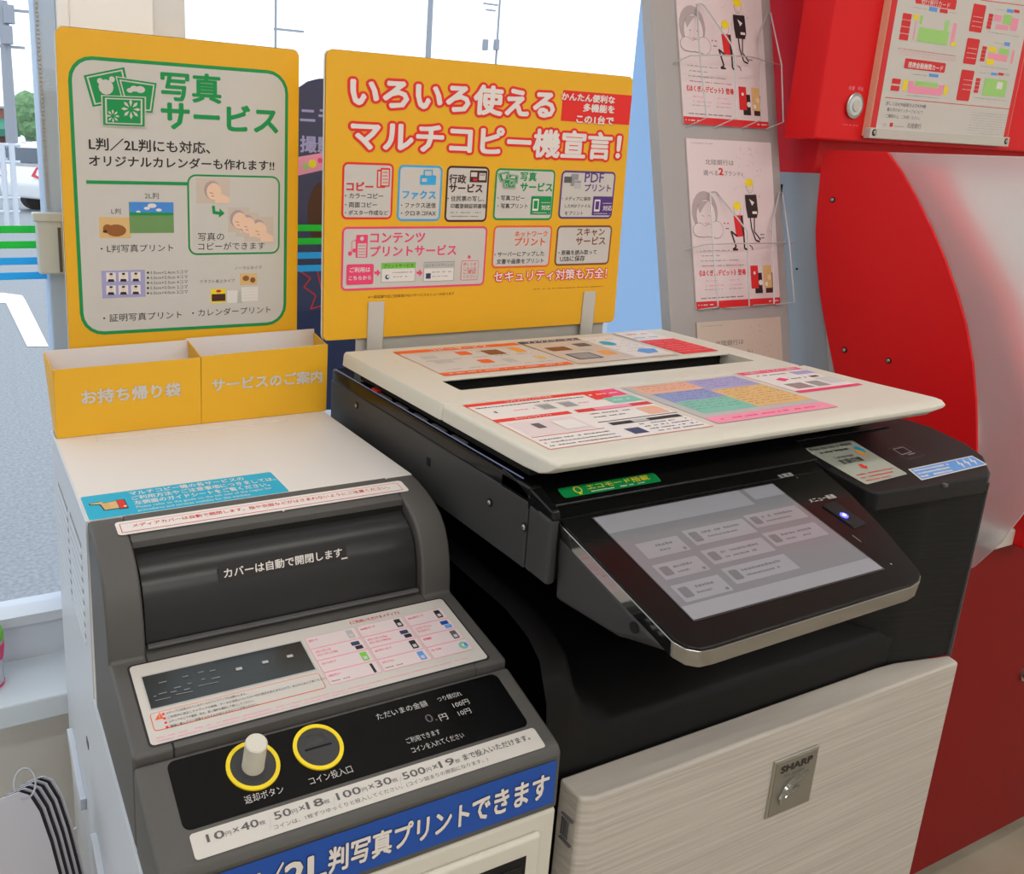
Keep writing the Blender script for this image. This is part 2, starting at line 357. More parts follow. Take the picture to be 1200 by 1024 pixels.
# utility poles
def pole(u, v0, v1, dist, r, arms, label, trans=None):
    p0 = at_y(u, 165, dist); t = thing('utility_pole', label, 'pole', (p0.x, dist, GZ))
    top = at_y(u, v0, dist).z
    MB().tube([(p0.x, dist, GZ), (p0.x, dist, top)], [r, r*.7], 'concrete_pole', 10).build('pole_shaft', t)
    for (v, wd) in arms:
        q = at_y(u, v, dist); MB().box((q.x-wd, dist-.06, q.z-.05), (q.x+wd, dist+.06, q.z+.05), 'concrete_pole').build('cross_arm', t)
    if trans:
        for du, v in trans:
            q = at_y(u+du, v, dist); MB().tube([(q.x, dist-.3, q.z-.35), (q.x, dist-.3, q.z+.35)], .22, 'concrete_pole', 10).build('transformer', t)
pole(14, 2, 160, 40, .27, ((12, .7), (55, .5)), 'tall grey utility pole outside at the edge of the window', ((-6, 42), (-4, 18)))
pole(497, -60, 160, 45, .2, ((-20, .6),), 'grey utility pole rising behind the yellow multi-copy sign, nearer the window post')
pole(575, -60, 160, 55, .1, ((5, .6), (12, .4)), 'thin grey pole with two small boxes rising behind the yellow multi-copy sign', ((-9, 53), (4, 53)))
p = at_y(323, 30, 40); t = thing('roof_antenna', 'thin antenna mast against the white sky beside the first sign', 'antenna', (p.x, 40, GZ))
MB().tube([(p.x, 40, GZ), (p.x, 40, at_y(323, -20, 40).z)], .06, 'concrete_pole', 6).build('antenna_mast', t)
MB().box((p.x-.1, 39.95, p.z-.2), (p.x+1.4, 40, p.z-.1), 'concrete_pole').build('antenna_arm', t)
# tree
q = at_z(36, 180, GZ); tp = at_y(34, 160, 45); t = thing('street_tree', 'pale green round tree beyond the parked cars outside', 'tree', (tp.x, 45, GZ))
MB().tube([(tp.x, 45, GZ), (tp.x, 45, tp.z+1)], [.25, .1], 'concrete_pole', 8).build('trunk', t)
bm = bmesh.new()
for i in range(16):
    u, v = random.uniform(27, 44), random.uniform(118, 158); q = at_y(u, v, 45+random.uniform(-.6, .6))
    bmesh.ops.create_icosphere(bm, subdivisions=2, radius=random.uniform(.35, .65), matrix=Matrix.Translation(q))
for v in bm.verts: v.co += Vector([random.uniform(-.09, .09) for _ in range(3)])
me = bpy.data.meshes.new('foliage'); off = wl(t)
for v in bm.verts: v.co -= off
bm.to_mesh(me); bm.free(); me.materials.append(M('leaf')); o = bpy.data.objects.new('foliage', me); COL.objects.link(o); o.parent = t
# far building with a green awning
a = at_y(-25, 160, 50); b = at_y(17, 128, 50)
t = thing('roadside_shop', 'reddish brick building with a green awning beyond the parked cars', 'building', (a.x, 50, GZ))
MB().box((a.x-8, 50, GZ), (b.x, 56, b.z), 'brick_wall').build('building_wall', t)
MB().box((a.x-8, 49.9, b.z), (b.x+.1, 56.1, b.z+.12), 'concrete_pole').build('roof_edge', t)
c_ = at_y(0, 137, 47.5); d_ = at_y(24, 152, 47.5)
MB().prism_x([(50, c_.z), (47.5, d_.z), (47.5, d_.z-.35), (50, d_.z-.35)], c_.x-9, d_.x, 'awning_green').build('awning', t)
# dark banner / awning printed with big characters, outside the glass
Y = .95
t = thing('banner', 'dark navy banner with pale lettering hanging outside between the two yellow signs', 'banner', tuple(at_y(390, 400, Y)))
pl = [at_y(u, v, Y) for u, v in ((348, 118), (352, 102), (362, 95), (374, 92), (440, 92), (445, 480), (348, 480))]
MB().hexa([(p.x, Y, p.z) for p in pl], [(p.x, Y+.01, p.z) for p in pl], 'banner_navy').build('banner_cloth', t)
pr = Print((0, Y, 0), (1, 0, 0), (0, 0, 1))
pr.text('ニモ', (352, 143), (390, 115), 'lilac', 1, .03); pr.text('撮影', (352, 178), (390, 148), 'lilac', 1, .03)
pr.poly([(348, 184), (384, 178), (384, 198), (348, 206)], 'lpink', 1); pr.disc((366, 192), .008, 'yellow', 2); pr.disc((358, 195), .006, 'lgreen', 2); pr.disc((375, 188), .005, 'pink', 2)
pr.poly([(q_u, q_v) for q_u, q_v in ((348, 118), (352, 102), (362, 95), (374, 92), (440, 92), (445, 480), (348, 480))], 'navy', 0); pr.disc((377, 250), .030, 'dbrown', 1, .06); 
pr.line([(352, 318), (364, 326), (356, 336), (370, 346), (364, 362), (377, 358)], 'dred', 2, .003); pr.line([(372, 318), (377, 340)], 'dred', 2, .003)
pr.build('banner_print', t)
q_ = at_y(346, 100, Y); MB().tube([(q_.x+.006, Y+.018, GZ+.03), (q_.x+.006, Y+.018, q_.z+.03)], .007, 'frame_white', 10).build('banner_pole', t); MB().tube([(q_.x+.006, Y+.018, GZ), (q_.x+.006, Y+.018, GZ+.06)], [.15, .12], 'concrete_pole', 20).build('pole_base', t)
# little ornament bottle on the sill
p = at_z(0, 800, .5); x0 = p.x-.012
t = thing('patterned_bottle', 'small pink and green patterned bottle standing on the window sill', 'bottle', (x0, p.y, .5))
MB().tube([(x0, p.y, .5+z) for z in (0, .004, .03, .06, .085, .1, .112)], [.015, .019, .018, .021, .022, .016, .008], 'laminate', 16).build('bottle_body', t, smooth=True)
MB().tube([(x0, p.y, .5+z) for z in (.045, .06, .07)], [.0202, .0222, .0226], 'print_pink', 16).build('pink_band', t)
MB().tube([(x0, p.y, .5+z) for z in (.075, .088, .1)], [.0226, .0224, .017], 'print_lime', 16).build('green_band', t)
MB().tube([(x0, p.y, .5+z) for z in (0.001, .006)], [.0185, .0198], 'print_pink', 16).build('foot_band', t)

# ================================================================== MEDIA / COIN UNIT (on the left of the copier)
XL, XR, ZT = -.382, -.010, .9226
cu = thing('coin_media_unit', 'white cabinet with grey media reader and coin panel standing beside the copier', 'machine', (-.196, .25, 0))
MB().box((XL, .236, 0), (XR, .545, ZT), 'white_metal').build('cabinet', cu, .0012)
MB().box((-.334, .483, ZT), (-.076, .5, ZT+.0012), 'white_metal').build('lid_seam_strip', cu, .0005)
# left side panel with its step forward at the bottom
sp = [(.546, 0), (.546, ZT+.0005), (.2345, ZT+.0005), (.2395, .80), (.2465, .712), (-.03, .712), (-.072, .700), (-.072, 0)]
side = MB().prism_x(sp, XL-.0015, XL+.001, 'side_metal').build('side_panel', cu, .0005)
for cy_, (z0, n, y0) in enumerate(((.870, 9, .395), (.876, 9, .278))):
    for i in range(n):
        zc = z0-.0135*i-.01
        MB().hexa([(XL-.0012, y0, zc), (XL-.0012, y0+.095, zc), (XL-.0012, y0+.095, zc+.0075), (XL-.0012, y0, zc+.0075)], [(XL-.0030, y0+.003, zc+.0004), (XL-.0030, y0+.092, zc+.0004), (XL-.0018, y0+.092, zc+.0070), (XL-.0018, y0+.003, zc+.0070)], 'side_metal').build('louver', side)
        MB().box((XL-.0020, y0+.002, zc+.0076), (XL-.0008, y0+.093, zc+.0128), 'print_grey').build('louver_slot_shade', side)  # raised grey strip, coloured as the shade in the gap above a slat
def sidept(u, v): q = at_x(u, v, XL); return q.y, q.z
for k, (quad, c) in enumerate((([(86, 852), (90, 868), (98, 914), (103, 935), (103, 948), (96, 924)], 'side_metal'), ([(115, 974), (118, 988), (126, 1030), (122, 1030)], 'side_metal'))):
    pq = [sidept(*q) for q in quad]
    MB().hexa([(XL-.0015, y, z) for y, z in pq], [(XL-.009, y, z) for y, z in pq], c).build('sheet_hook', side, .0008)
for q0, q1 in (((84, 860), (87, 880)), ((103.5, 862), (106, 878)), ((114, 990), (117, 1015))):
    (ya, za), (yb, zb) = sidept(*q0), sidept(*q1)
    MB().box((XL-.0025, min(ya, yb), min(za, zb)), (XL-.001, max(ya, yb), max(za, zb)), 'print_dgrey').build('panel_hole', side)
# lower front: beige cabinet body
MB().box((XL+.001, -.072, 0), (XR, .236, .698), 'beige_plastic').build('lower_cabinet', cu, .004)
ld = MB().box((-.355, -.079, .05), (-.030, -.071, .682), 'beige_plastic').build('tray_door', cu, .006)
MB().box((-.34, -.0795, .45), (-.047, -.0785, .664), 'dark_hole').build('tray_opening', ld, 0)
MB().box((-.335, -.0805, .632), (-.052, -.0785, .655), 'black_gloss').build('tray_flap', ld, .002)
MB().box((-.10, -.082, .637), (-.062, -.079, .645), 'print_lgrey').build('flap_handle', ld, .002)
# grey media module: swept profile, left and right cheeks full, centre recessed for the rolling cover
prof = [(.236, ZT+.0003), (.220, .9212), (.2, .917), (.182, .911), (.165, .902), (.153, .890), (.145, .875), (.1395, .856), (.1365, .838), (.135, .8198), (.023, .7998), (.023, .70), (.236, .70)]
MB().prism_x(prof, XL+.0005, -.3465, 'taupe_plastic').build('left_cheek', cu, .0035)
MB().prism_x(prof, -.0465, XR, 'taupe_plastic').build('right_cheek', cu, .0035)
top = [(.236, ZT+.0003), (.215, .9205), (.2, .917), (.190, .914), (.190, .905), (.236, .905)]
MB().prism_x(top, -.3465, -.0465, 'taupe_plastic').build('module_brow', cu, .001)
MB().prism_x([(.150, .8222), (.135, .8197), (.023, .7998), (.023, .70), (.150, .70)], -.3465, -.0465, 'taupe_plastic').build('media_deck', cu, .001)
rec = [(.1905, .914), (.1895, .90), (.175, .890), (.155, .842), (.150, .8222), (.236, .81), (.236, .905)]
MB().prism_x(rec, -.3465, -.0465, 'dark_hole').build('cover_recess', cu)
cvp = [(.205, .9035), (.192, .9012), (.178, .8965), (.166, .889), (.158, .879), (.1525, .8665), (.1495, .852), (.1475, .8385), (.1455, .8265), (.21, .82)]
mat('cover_satin', (40, 40, 41), .28, spec=.45)
cov = MB().prism_x(cvp, -.3445, -.0485, 'cover_satin').build('rolling_cover', cu, .001, angle=60)
MB().box((-.344, .138, .8245), (-.049, .1445, .8275), 'print_dgrey').build('cover_rail', cu, .001)
def tplane(p0, p1):   # print plane that contains the x axis and runs from p0 up to p1 (y, z)
    return dict(O=(0, p0[0], p0[1]), U=(1, 0, 0), V=(0, p1[0]-p0[0], p1[1]-p0[1]))
pr = Print(**tplane((.1500, .8535), (.1590, .8815)), step=.0002)
pr.O += pr.N*.0012
pr.rect((257, 683), (405, 638), 'black', 1)
pr.text('カバーは自動で開閉します', (263, 677.5), (401, 643), 'white', 2, .02)
pr.rect((400, 655.5), (407, 652.5), 'white', 2)
tag(pr.build('cover_lettering', cov), 'white lettering on a black strip')
# red notice on the brow
pr = Print(**tplane((.2, .9172), (.236, .9229)))
pr.O += pr.N*.0008
pr.frame((139, 628), (469, 563), 'white', 'white', .001, 1, .004); pr.poly([(327, 594), (338, 594), (332, 600)], 'white', 1)
pr.frame((143, 625), (465, 566), 'dred', 'white', .0008, 3, .0006)
pr.text('メディアカバーは自動で開閉します。指や衣服などがはさまれないようにご注意ください。', (156, 618.5), (457, 570), 'dred', 5, .015)
tag(pr.build('red_notice', cu), 'narrow white notice with red lettering above the cover')
# blue guide sticker on the cabinet top
pr = Print((0, 0, ZT), (1, 0, 0), (0, 1, 0), step=.00015)
L = lambda p: pr.loc(p)
a = L((98, 583)); b = L((107, 610.4)); c = L((341, 577)); d = L((317, 552))
x0, x1, y0, y1 = -.3805, (c[0]+d[0])/2, b[1], (a[1]+d[1])/2
pr.px = False
pr.rect((x0, y0), (x1, y1), 'white', 1, .003); pr.rect((x0+.001, y0+.001), (x1-.001, y1-.001), 'sticker', 2, .003)
W_, H_ = x1-x0, y1-y0
def U(f, g): return (x0+W_*f, y0+H_*g)
pr.text('マルチコピー機の各サービスの', U(.235, .77), U(.83, .93), 'white', 3, .02)
pr.text('ご利用方法やご注意事項につきましては、', U(.235, .565), U(.985, .725), 'white', 3, .02)
pr.text('左側面のガイドシートをご覧ください。', U(.235, .36), U(.93, .52), 'white', 3, .02)
pr.text('Please refer to the guide on the left side of the copier for', U(.235, .20), U(.925, .31), 'white', 3, .01)
pr.text('procedures and services available for this machine.', U(.235, .06), U(.80, .17), 'white', 3, .01)
pr.poly([U(.03, .66), U(.085, .69), U(.09, .62), U(.16, .64), U(.16, .30), U(.085, .30), U(.078, .56), U(.03, .60)], 'black', 3, True)
pr.poly([U(.036, .645), U(.09, .665), U(.095, .60), U(.158, .62), U(.158, .325), U(.09, .325), U(.083, .575), U(.036, .615)], 'sand', 4, True)
for g in (.40, .48, .56): pr.line([U(.088, g), U(.12, g)], 'brown', 5, .0005)
pr.rect(U(.158, .27), U(.20, .66), 'black', 3); pr.rect(U(.161, .29), U(.195, .64), 'dred', 4)
pr.disc(U(.188, .36), .0018, 'white', 5)
tag(pr.build('guide_sticker', cu), 'light blue sticker with white lettering and a pointing hand')
# media label on the upper deck
DK = dict(O=(0, .133, .8195), U=(1, 0, 0), V=(0, 1, .18))
pr = Print(**DK, step=.00016)
pr.px = False
def Lm(x, y): return (x, (y-.133)*math.sqrt(1+.18**2))
ax0, ax1, ay0, ay1 = -.3645, -.0275, .0305, .1262
pr.rect(Lm(ax0-.002, ay0-.002), Lm(ax1+.002, ay1+.002), 'black', 1, .005)
pr.rect(Lm(ax0, ay0), Lm(ax1, ay1), 'paper', 2, .004)
pr.px = True
pr.frame((175.6, 833.5), (353, 750.4), 'lgrey', 'window', .0015, 3, .001)
pr.frame((181, 858), (373, 788.5), 'orange', 'paper', .0007, 3, .003)
pr.poly([(181.5, 845), (187, 835.5), (192, 842.5)], 'orange', 5); pr.line([(187, 838), (187, 842)], 'paper', 6, .0006)
for i, s_ in enumerate(('メディアに記録されているデータのバックアップをお願いします。', 'ご利用中に発生したメディアの破損、データの消失についての一切の責任を負えませんので、あらかじめご了承ください。', 'メディアの上下や裏表、向き、差し場所を確認して挿入してください。', '機器に挿入すると故障するおそれがありますのでご注意ください。')):
    x_ = 195.5+1.5*i; y_ = 838+5.1*i; a = pr.loc((x_, y_)); ln_ = (.073, .150, .077, .079)[i]
    pr.px = False; pr.disc((a[0]-.0028, a[1]+.0015), .0013, 'red', 5, None, 10); pr.text(s_, a, (a[0]+ln_, a[1]+.0031), 'black', 5, .01); pr.px = True
a = pr.loc((182, 873)); b = pr.loc((560, 775)); pr.px = False
for i, (f0, f1) in enumerate(((0, .97), (0, .62))): pr.dashes((ax0+.006, a[1]+.0050-.0036*i), (ax0+.006+.32*f1, a[1]+.0074-.0036*i), 'lpink', 3, 3+i, .85, .5)
# table of media
tx0, tx1 = -.1600, -.0340; ty1 = pr.loc((355, 749))[1]; 
pr.px = True; tl, bl_, trr, brr = [pr.loc(q) for q in ((355, 749), (386, 804), (517, 712.5), (556, 761))]; pr.px = False
def G(f, g): # f across, g down
    A = (tl[0]+(trr[0]-tl[0])*f, tl[1]+(trr[1]-tl[1])*f); B = (bl_[0]+(brr[0]-bl_[0])*f, bl_[1]+(brr[1]-bl_[1])*f)
    return (A[0]+(B[0]-A[0])*g, A[1]+(B[1]-A[1])*g)
pr.text('《ご利用いただけるメディア》', (G(.34, 0)[0], G(.3, -.07)[1]), (G(.70, 0)[0], G(.3, -.07)[1]+.0045), 'dred', 3, .02)
cols = (0, .355, .70, 1.0); names = (('SDカード', 'メモリースティック|メモリースティックPRO', 'スマートメディア', 'USBメモリー'), ('miniSDカード', 'メモリースティックDuo|メモリースティックPRO Duo', 'xDピクチャーカード', 'スマートフォン'), ('microSDカード', 'コンパクトフラッシュ|マイクロドライブ', '赤外線通信', 'CD／DVD'))
icons = (('lgrey', 'navy', 'lime', 'black'), ('black', 'navy', 'black', 'lblue'), ('black', 'blue', 'dgrey', 'teal'))
for ci in range(3):
    for ri in range(4):
        a = G(cols[ci]+.006, (ri+1)/4); b = G(cols[ci+1]-.006, ri/4)
        pr.rect(a, b, 'lpink', 3, .0015); pr.rect((a[0]+.0005, a[1]+.0005), (b[0]-.0005, b[1]-.0005), 'pinkpaper', 4, .0012)
        h = b[1]-a[1]; ps_ = names[ci][ri].split('|')
        for k, s_ in enumerate(ps_):
            wd = min(.0023*len(s_)*.8, .024)
            pr.text(s_, (a[0]+.003, b[1]-h*(.42+.28*k)), (a[0]+.003+wd, b[1]-h*(.22+.28*k)), 'pink', 5, .02)
        if ri == 3 and ci < 2: pr.dashes((a[0]+.003, a[1]+h*.16), (a[0]+.022, a[1]+h*.34), 'grey', 5, ri)
        ic = icons[ci][ri]; xx = b[0]-.010
        if ci == 2 and ri == 3: pr.disc((xx+.003, a[1]+h*.5), .0052, 'teal', 5); pr.disc((xx+.003, a[1]+h*.5), .0017, 'white', 6); pr.poly([(xx+.003, a[1]+h*.5), (xx+.007, a[1]+h*.7), (xx+.007, a[1]+h*.35)], 'sky', 6, True)
        elif ri == 1: pr.rect((xx-.003, a[1]+h*.5), (xx+.006, a[1]+h*.82), ic, 5, .0006); pr.rect((xx-.001, a[1]+h*.14), (xx+.007, a[1]+h*.44), 'black' if ci < 2 else 'lblue', 5, .0006)
        elif ri == 3 and ci == 0: pr.rect((xx+.002, a[1]+h*.1), (xx+.005, a[1]+h*.85), ic, 5, .0008)
        else: pr.rect((xx-.001, a[1]+h*.15), (xx+.006, a[1]+h*.85), ic, 5, .0008); pr.rect((xx+.0005, a[1]+h*.25), (xx+.0045, a[1]+h*.5), 'silver', 6, .0004)
tag(pr.build('media_label', cu), 'white label with pink table of memory cards')
# slots behind the smoked window: small bright marks and card slots
pr = Print(**DK, step=.00016)
for (u, v, w2) in ((186, 802, 8), (214, 795, 6), (232, 790, 6), (246, 788, 6), (186, 815, 8), (180, 818, 3), (204, 808, 7), (220, 803, 4), (236, 798, 4), (248, 797, 9), (216, 810, 6), (200, 813, 6)):
    a = pr.loc((u, v)); pr.px = False; pr.rect(a, (a[0]+w2*.0009, a[1]+.0012), 'scrmid', 7); pr.px = True
for (u, v) in ((277, 787), (308, 779), (337, 772)):
    a = pr.loc((u, v)); pr.px = False; pr.rect(a, (a[0]+.006, a[1]+.0035), 'lgrey', 7, .0006); pr.px = True
for q in (((232, 805), (256, 800)), ((182, 822), (200, 818)), ((206, 815), (226, 811))): pr.line(list(q), 'grey', 7, .0006)
tag(pr.build('card_slot', cu), 'smoked window over the card slots')
# ---- coin deck
S2 = .31
def z2(y): return .79+S2*(y-.011)
nose = [(.0215, z2(.0215)), (-.060, z2(-.060)), (-.0665, z2(-.0665)-.0008), (-.0705, z2(-.0705)-.004), (-.0715, .757), (-.0725, .699), (.0215, .699)]
st = []
def shp(dx, dy): return
MB().prism_x(nose, XL+.0005, XR, 'taupe_plastic').build('coin_deck', cu, .004)
DC = dict(O=(0, .011, .79), U=(1, 0, 0), V=(0, 1, S2))
pr = Print(**DC, step=.00016)
pr.px = False; K2 = math.sqrt(1+S2*S2)
def Lc(x, y): return (x, (y-.011)*K2)
pr.rect(Lc(-.3555, -.0432), Lc(-.0275, .0172), 'black', 1, .007)
pr.px = True
for s_, a, ux, h, bo in (('返却ボタン', (288, 943), 333.6, .0072, .0), ('コイン投入口', (364, 920.5), 414.4, .0072, .0), ('ただいまの金額', (443, 844), 502, .0068, .01), ('つり銭切れ', (514, 823), 542, .0055, 0), ('100円', (532.4, 830), 551, .0058, 0), ('10円', (538.6, 839.6), 553, .0058, 0), ('円', (517, 845.3), 526, .0068, .01), ('ご利用できます', (477.6, 872), 517, .0058, 0), ('コインを入れてください', (484, 883), 545, .0058, 0)):
    pr.label(s_, a, ux, h, 'lgrey', 2, bo)
pr.label('0.', (501, 847.5), 513, .0085, 'dgrey', 2, -.005)
gp_ = pr.build('coin_panel', cu); gp_.data.materials[0] = M('black_gloss')
pr = Print(**DC, step=.00016)
pr.px = False; pr.rect((-.3525, (-.0668-.011)*K2), (-.0255, (-.0462-.011)*K2), 'paper', 1, .003); pr.px = True
pr.px = True
for s_, a, b in (('10円×40枚', (243.6, 988), (311, 961.5)), ('50円×18枚', (323, 961.5), (387, 938)), ('100円×30枚', (396.6, 938.5), (465.6, 911.5)), ('500円×19枚', (474, 914.5), (539, 889.5))):
    q0 = pr.loc(a); q1 = pr.loc(b); yl, yh = -.0555*K2-.011*K2, 0
    n1, n2 = s_.split('円')[0], s_.split('×')[1][:-1]; W = q1[0]-q0[0]; y0_ = q0[1]+.0004; 
    pr.px = False; tot = len(n1)*1.0+.7+1.0+2.0+.8; k = W/tot; x_ = q0[0]
    pr.text(n1, (x_, y0_), (x_+len(n1)*k*.95, y0_+.0064), 'dgrey', 2, .014); x_ += len(n1)*k
    pr.text('円', (x_, y0_), (x_+.6*k, y0_+.0038), 'dgrey', 2, .01); x_ += .75*k
    pr.text('×', (x_+.1*k, y0_+.0010), (x_+.75*k, y0_+.0050), 'dgrey', 2, .0); x_ += 1.0*k
    pr.text(n2, (x_, y0_), (x_+1.95*k, y0_+.0064), 'dgrey', 2, .014); x_ += 2.0*k
    pr.text('枚', (x_, y0_), (x_+.7*k, y0_+.0038), 'dgrey', 2, .01); pr.px = True
for a, b in (((317, 973), (316, 957)), ((392, 949), (391, 934)), ((470, 922), (469, 907))): pr.line([a, b], 'lgrey', 2, .0005)
pr.label('まで投入いただけます。', (544.4, 891.5), 622, .006, 'dgrey', 2, .02)
pr.label('コインは、1枚ずつゆっくりと投入してください。(コイン詰まりの原因になります。)', (322, 973.5), 573, .0045, 'dgrey', 2, .005)
tag(pr.build('coin_label', cu), 'white strip label with coin amounts')
def ringat(y, x, r, name, r_in):
    Nn = Vector((0, -S2, 1)).normalized(); c0 = Vector((x, y, z2(y)))+Nn*.0004; V_ = Vector((0, 1, S2)).normalized(); U_ = Vector((1, 0, 0))
    m = MB(); pts = [c0+(U_*math.cos(t)+V_*math.sin(t))*((r+r_in)/2) for t in [2*math.pi*i/40 for i in range(40)]]
    n = 40; vs = []
    for rr, hh in ((r, 0), (r, .0016), (r_in, .0016), (r_in, 0)):
        vs += [c0+(U_*math.cos(2*math.pi*i/n)+V_*math.sin(2*math.pi*i/n))*rr+Nn*hh for i in range(n)]
    m.add(vs, [(a*n+i, a*n+(i+1) % n, (a+1)*n+(i+1) % n, (a+1)*n+i) for a in range(3) for i in range(n)], 'print_ringyellow')
    return m, c0, Nn, U_, V_
m, c0, Nn, U_, V_ = ringat(-.0067, -.2875, .0230, 'r', .0195)
btn = MB().tube([c0-Nn*.001, c0+Nn*.0006], .0195, 'charcoal_plastic', 32)
bo = btn.build('coin_return', cu); m.build('yellow_ring', bo)
MB().tube([c0, c0+Nn*.001, c0+Nn*.030, c0+Nn*.0312], [.0098, .0096, .0094, .0084], 'beige_plastic', 28).build('return_button', bo, smooth=True)
m, c0, Nn, U_, V_ = ringat(-.0067, -.2280, .0225, 'r', .0190)
so = MB().tube([c0-Nn*.001, c0+Nn*.0006], .0192, 'charcoal_plastic', 32).build('coin_inlet', cu); m.build('yellow_ring', so)
dv = V_*.0004; MB().hexa([c0+Nn*.0004+U_*(-.0125)-dv*2, c0+Nn*.0004+U_*.0125-dv*2, c0+Nn*.0004+U_*.0125+dv*2, c0+Nn*.0004-U_*.0125+dv*2], [c0+Nn*.0010+U_*(-.0125)-dv*2, c0+Nn*.0010+U_*.0125-dv*2, c0+Nn*.0010+U_*.0125+dv*2, c0+Nn*.0010-U_*.0125+dv*2], 'dark_hole').build('coin_slot', so)
MB().loft([[c0+Nn*(.0006+.002*math.sin(math.pi*j/8)*math.sin(math.pi*i/10))+U_*(-.010+.020*i/10)+V_*(.004+.009*j/8) for j in range(9)] for i in range(11)], 'charcoal_plastic').build('finger_rest', so, smooth=True)
# blue sticker on the front lip
pr = Print((0, -.0727, .73), (1, 0, 0), (0, .001, .057), step=.0002); pr.O += pr.N*.0004
pr.px = False
pr.rect((-.345, -.0225), (-.0165, .0235), 'blue', 1, .001)
wch = (-.0232+.2449)/12.0
pr.px = True
xs = [pr.loc(q)[0] for q in ((385, 996), (643, 908))]; k = (xs[1]-xs[0])/12.4
for s_, n0, n1, hh in (('判写真プリント', 0, 7.55, 1), ('できます', 7.75, 12.4, 1), ('2L', -2.1, -.15, .95), ('／', -3.1, -2.2, 1.1), ('判', -4.5, -3.3, 1), ('L', -5.5, -4.6, .95)):
    if xs[0]+n0*k < -.345: continue
    pr.px = False; y0_ = -.0125; pr.text(s_, (xs[0]+n0*k, y0_), (xs[0]+n1*k, y0_+.0245*hh), 'white', 3, .03, out='black', ob=.05); pr.px = True
tag(pr.build('photo_print_sticker', cu), 'blue sticker with bold white lettering')

# ================================================================== THE COPIER
mc = thing('multifunction_copier', 'black multifunction copier with beige lid, grey front door and tilted touch screen', 'copier', (.31, .2, 0))
ZL = 1.02
# --- base body below the scanner: tray fender and sloping black front
def fender(x, k):   # profile from the door edge up to the paper tray (y, z); k = 0 at the side fender, 1 in the middle
    A = [(-.040, .695), (-.043, .735), (-.036, .785), (-.020, .822), (0, .836), (.04, .846), (.25, .852), (.50, .852)]
    B = [(-.041, .695), (-.0425, .736), (-.034, .747), (.03, .764), (.10, .780), (.20, .792), (.30, .80), (.50, .80)]
    return [(x, a[0]*(1-k)+b[0]*k, a[1]*(1-k)+b[1]*k) for a, b in zip(A, B)]
body = MB(); body.loft([fender(-.004, 0)]+[fender(x, k) for x, k in ((.004, 0), (.020, 0), (.032, .08), (.045, .5), (.060, .85), (.085, 1), (.30, 1), (.52, 1), (.60, 1))], 'black_body')
base_body = body.build('tray_body', mc, smooth=True, recalc=False, angle=70)
MB().box((-.004, -.0405, .05), (.612, .50, .697), 'black_body').build('base_cabinet', mc, .002)
MB().box((-.004, .45, .69), (.612, .50, .895), 'black_body').box((.585, .0, .69), (.612, .46, .93), 'black_body').build('rear_frame', mc, .002)
# --- right column with fine ribs
rc = [(.44, .02), (.485, -.025), (.512, -.040), (.532, -.0445), (.57, -.0525), (.6125, -.0615), (.6125, .12), (.44, .12)]
MB().hexa([(x, y, .699) for x, y in rc], [(x, y-.004, .935) for x, y in rc], 'black_streaked').build('ribbed_column', mc, .004)
MB().box((.6122, -.064, .70), (.6135, .30, .934), 'print_dgrey').build('column_edge', mc)
# --- scanner housing
side_prof = [(.012, .889), (.012, .9535), (.012, .9605), (.060, .9745), (.085, .9815), (.53, .9835), (.53, .889)]
sh = MB().hexa([(.010, y, z) for y, z in [(.036, .8905), (.036, .9625), (.53, .9640), (.53, .8905)]], [(.60, y, z) for y, z in [(.036, .8905), (.036, .9625), (.53, .9640), (.53, .8905)]], 'charcoal_plastic').build('scanner_housing', mc, .002)
MB().hexa([(.0105, .0345, .9605), (.026, .0345, .9605), (.026, .078, .9605), (.600, .078, .9605), (.600, .528, .963), (.0105, .528, .963)], [(.0105, .0345, .9785), (.026, .0345, .9785), (.026, .078, .981), (.600, .078, .981), (.600, .528, .9815), (.0105, .528, .9815)], 'black_gloss').build('scanner_rim', mc, .004)
MB().hexa([(.010, -.002, .889), (.010, .0355, .8905), (.024, .0355, .8905), (.0215, -.002, .889)], [(.010, -.001, .9575), (.010, .0355, .9625), (.024, .0355, .9625), (.0215, -.001, .9575)], 'charcoal_plastic').build('front_corner_block', mc, .004)
MB().hexa([(.0103, -.0035, .9565), (.0103, .0365, .9610), (.026, .0365, .9610), (.0215, -.0035, .9565)], [(.0108, -.001, .9668), (.0108, .0365, .9770), (.026, .0365, .9770), (.0205, -.001, .9668)], 'black_gloss').build('corner_cap', mc, .0025)
gt = [(.0355, .9650), (.0355, .9815), (.065, .9815), (.080, .9815), (.080, .965)]
MB().prism_x([(.0195, .9550), (.0190, .9612), (.0200, .9622), (.060, .9778), (.085, .9815), (.085, .955)], .0105, .412, 'black_gloss').build('glossy_fascia', mc, .0035)
MB().box((.013, .0, .892), (.40, .10, .956), 'black_body').build('fascia_backing', mc, .003)
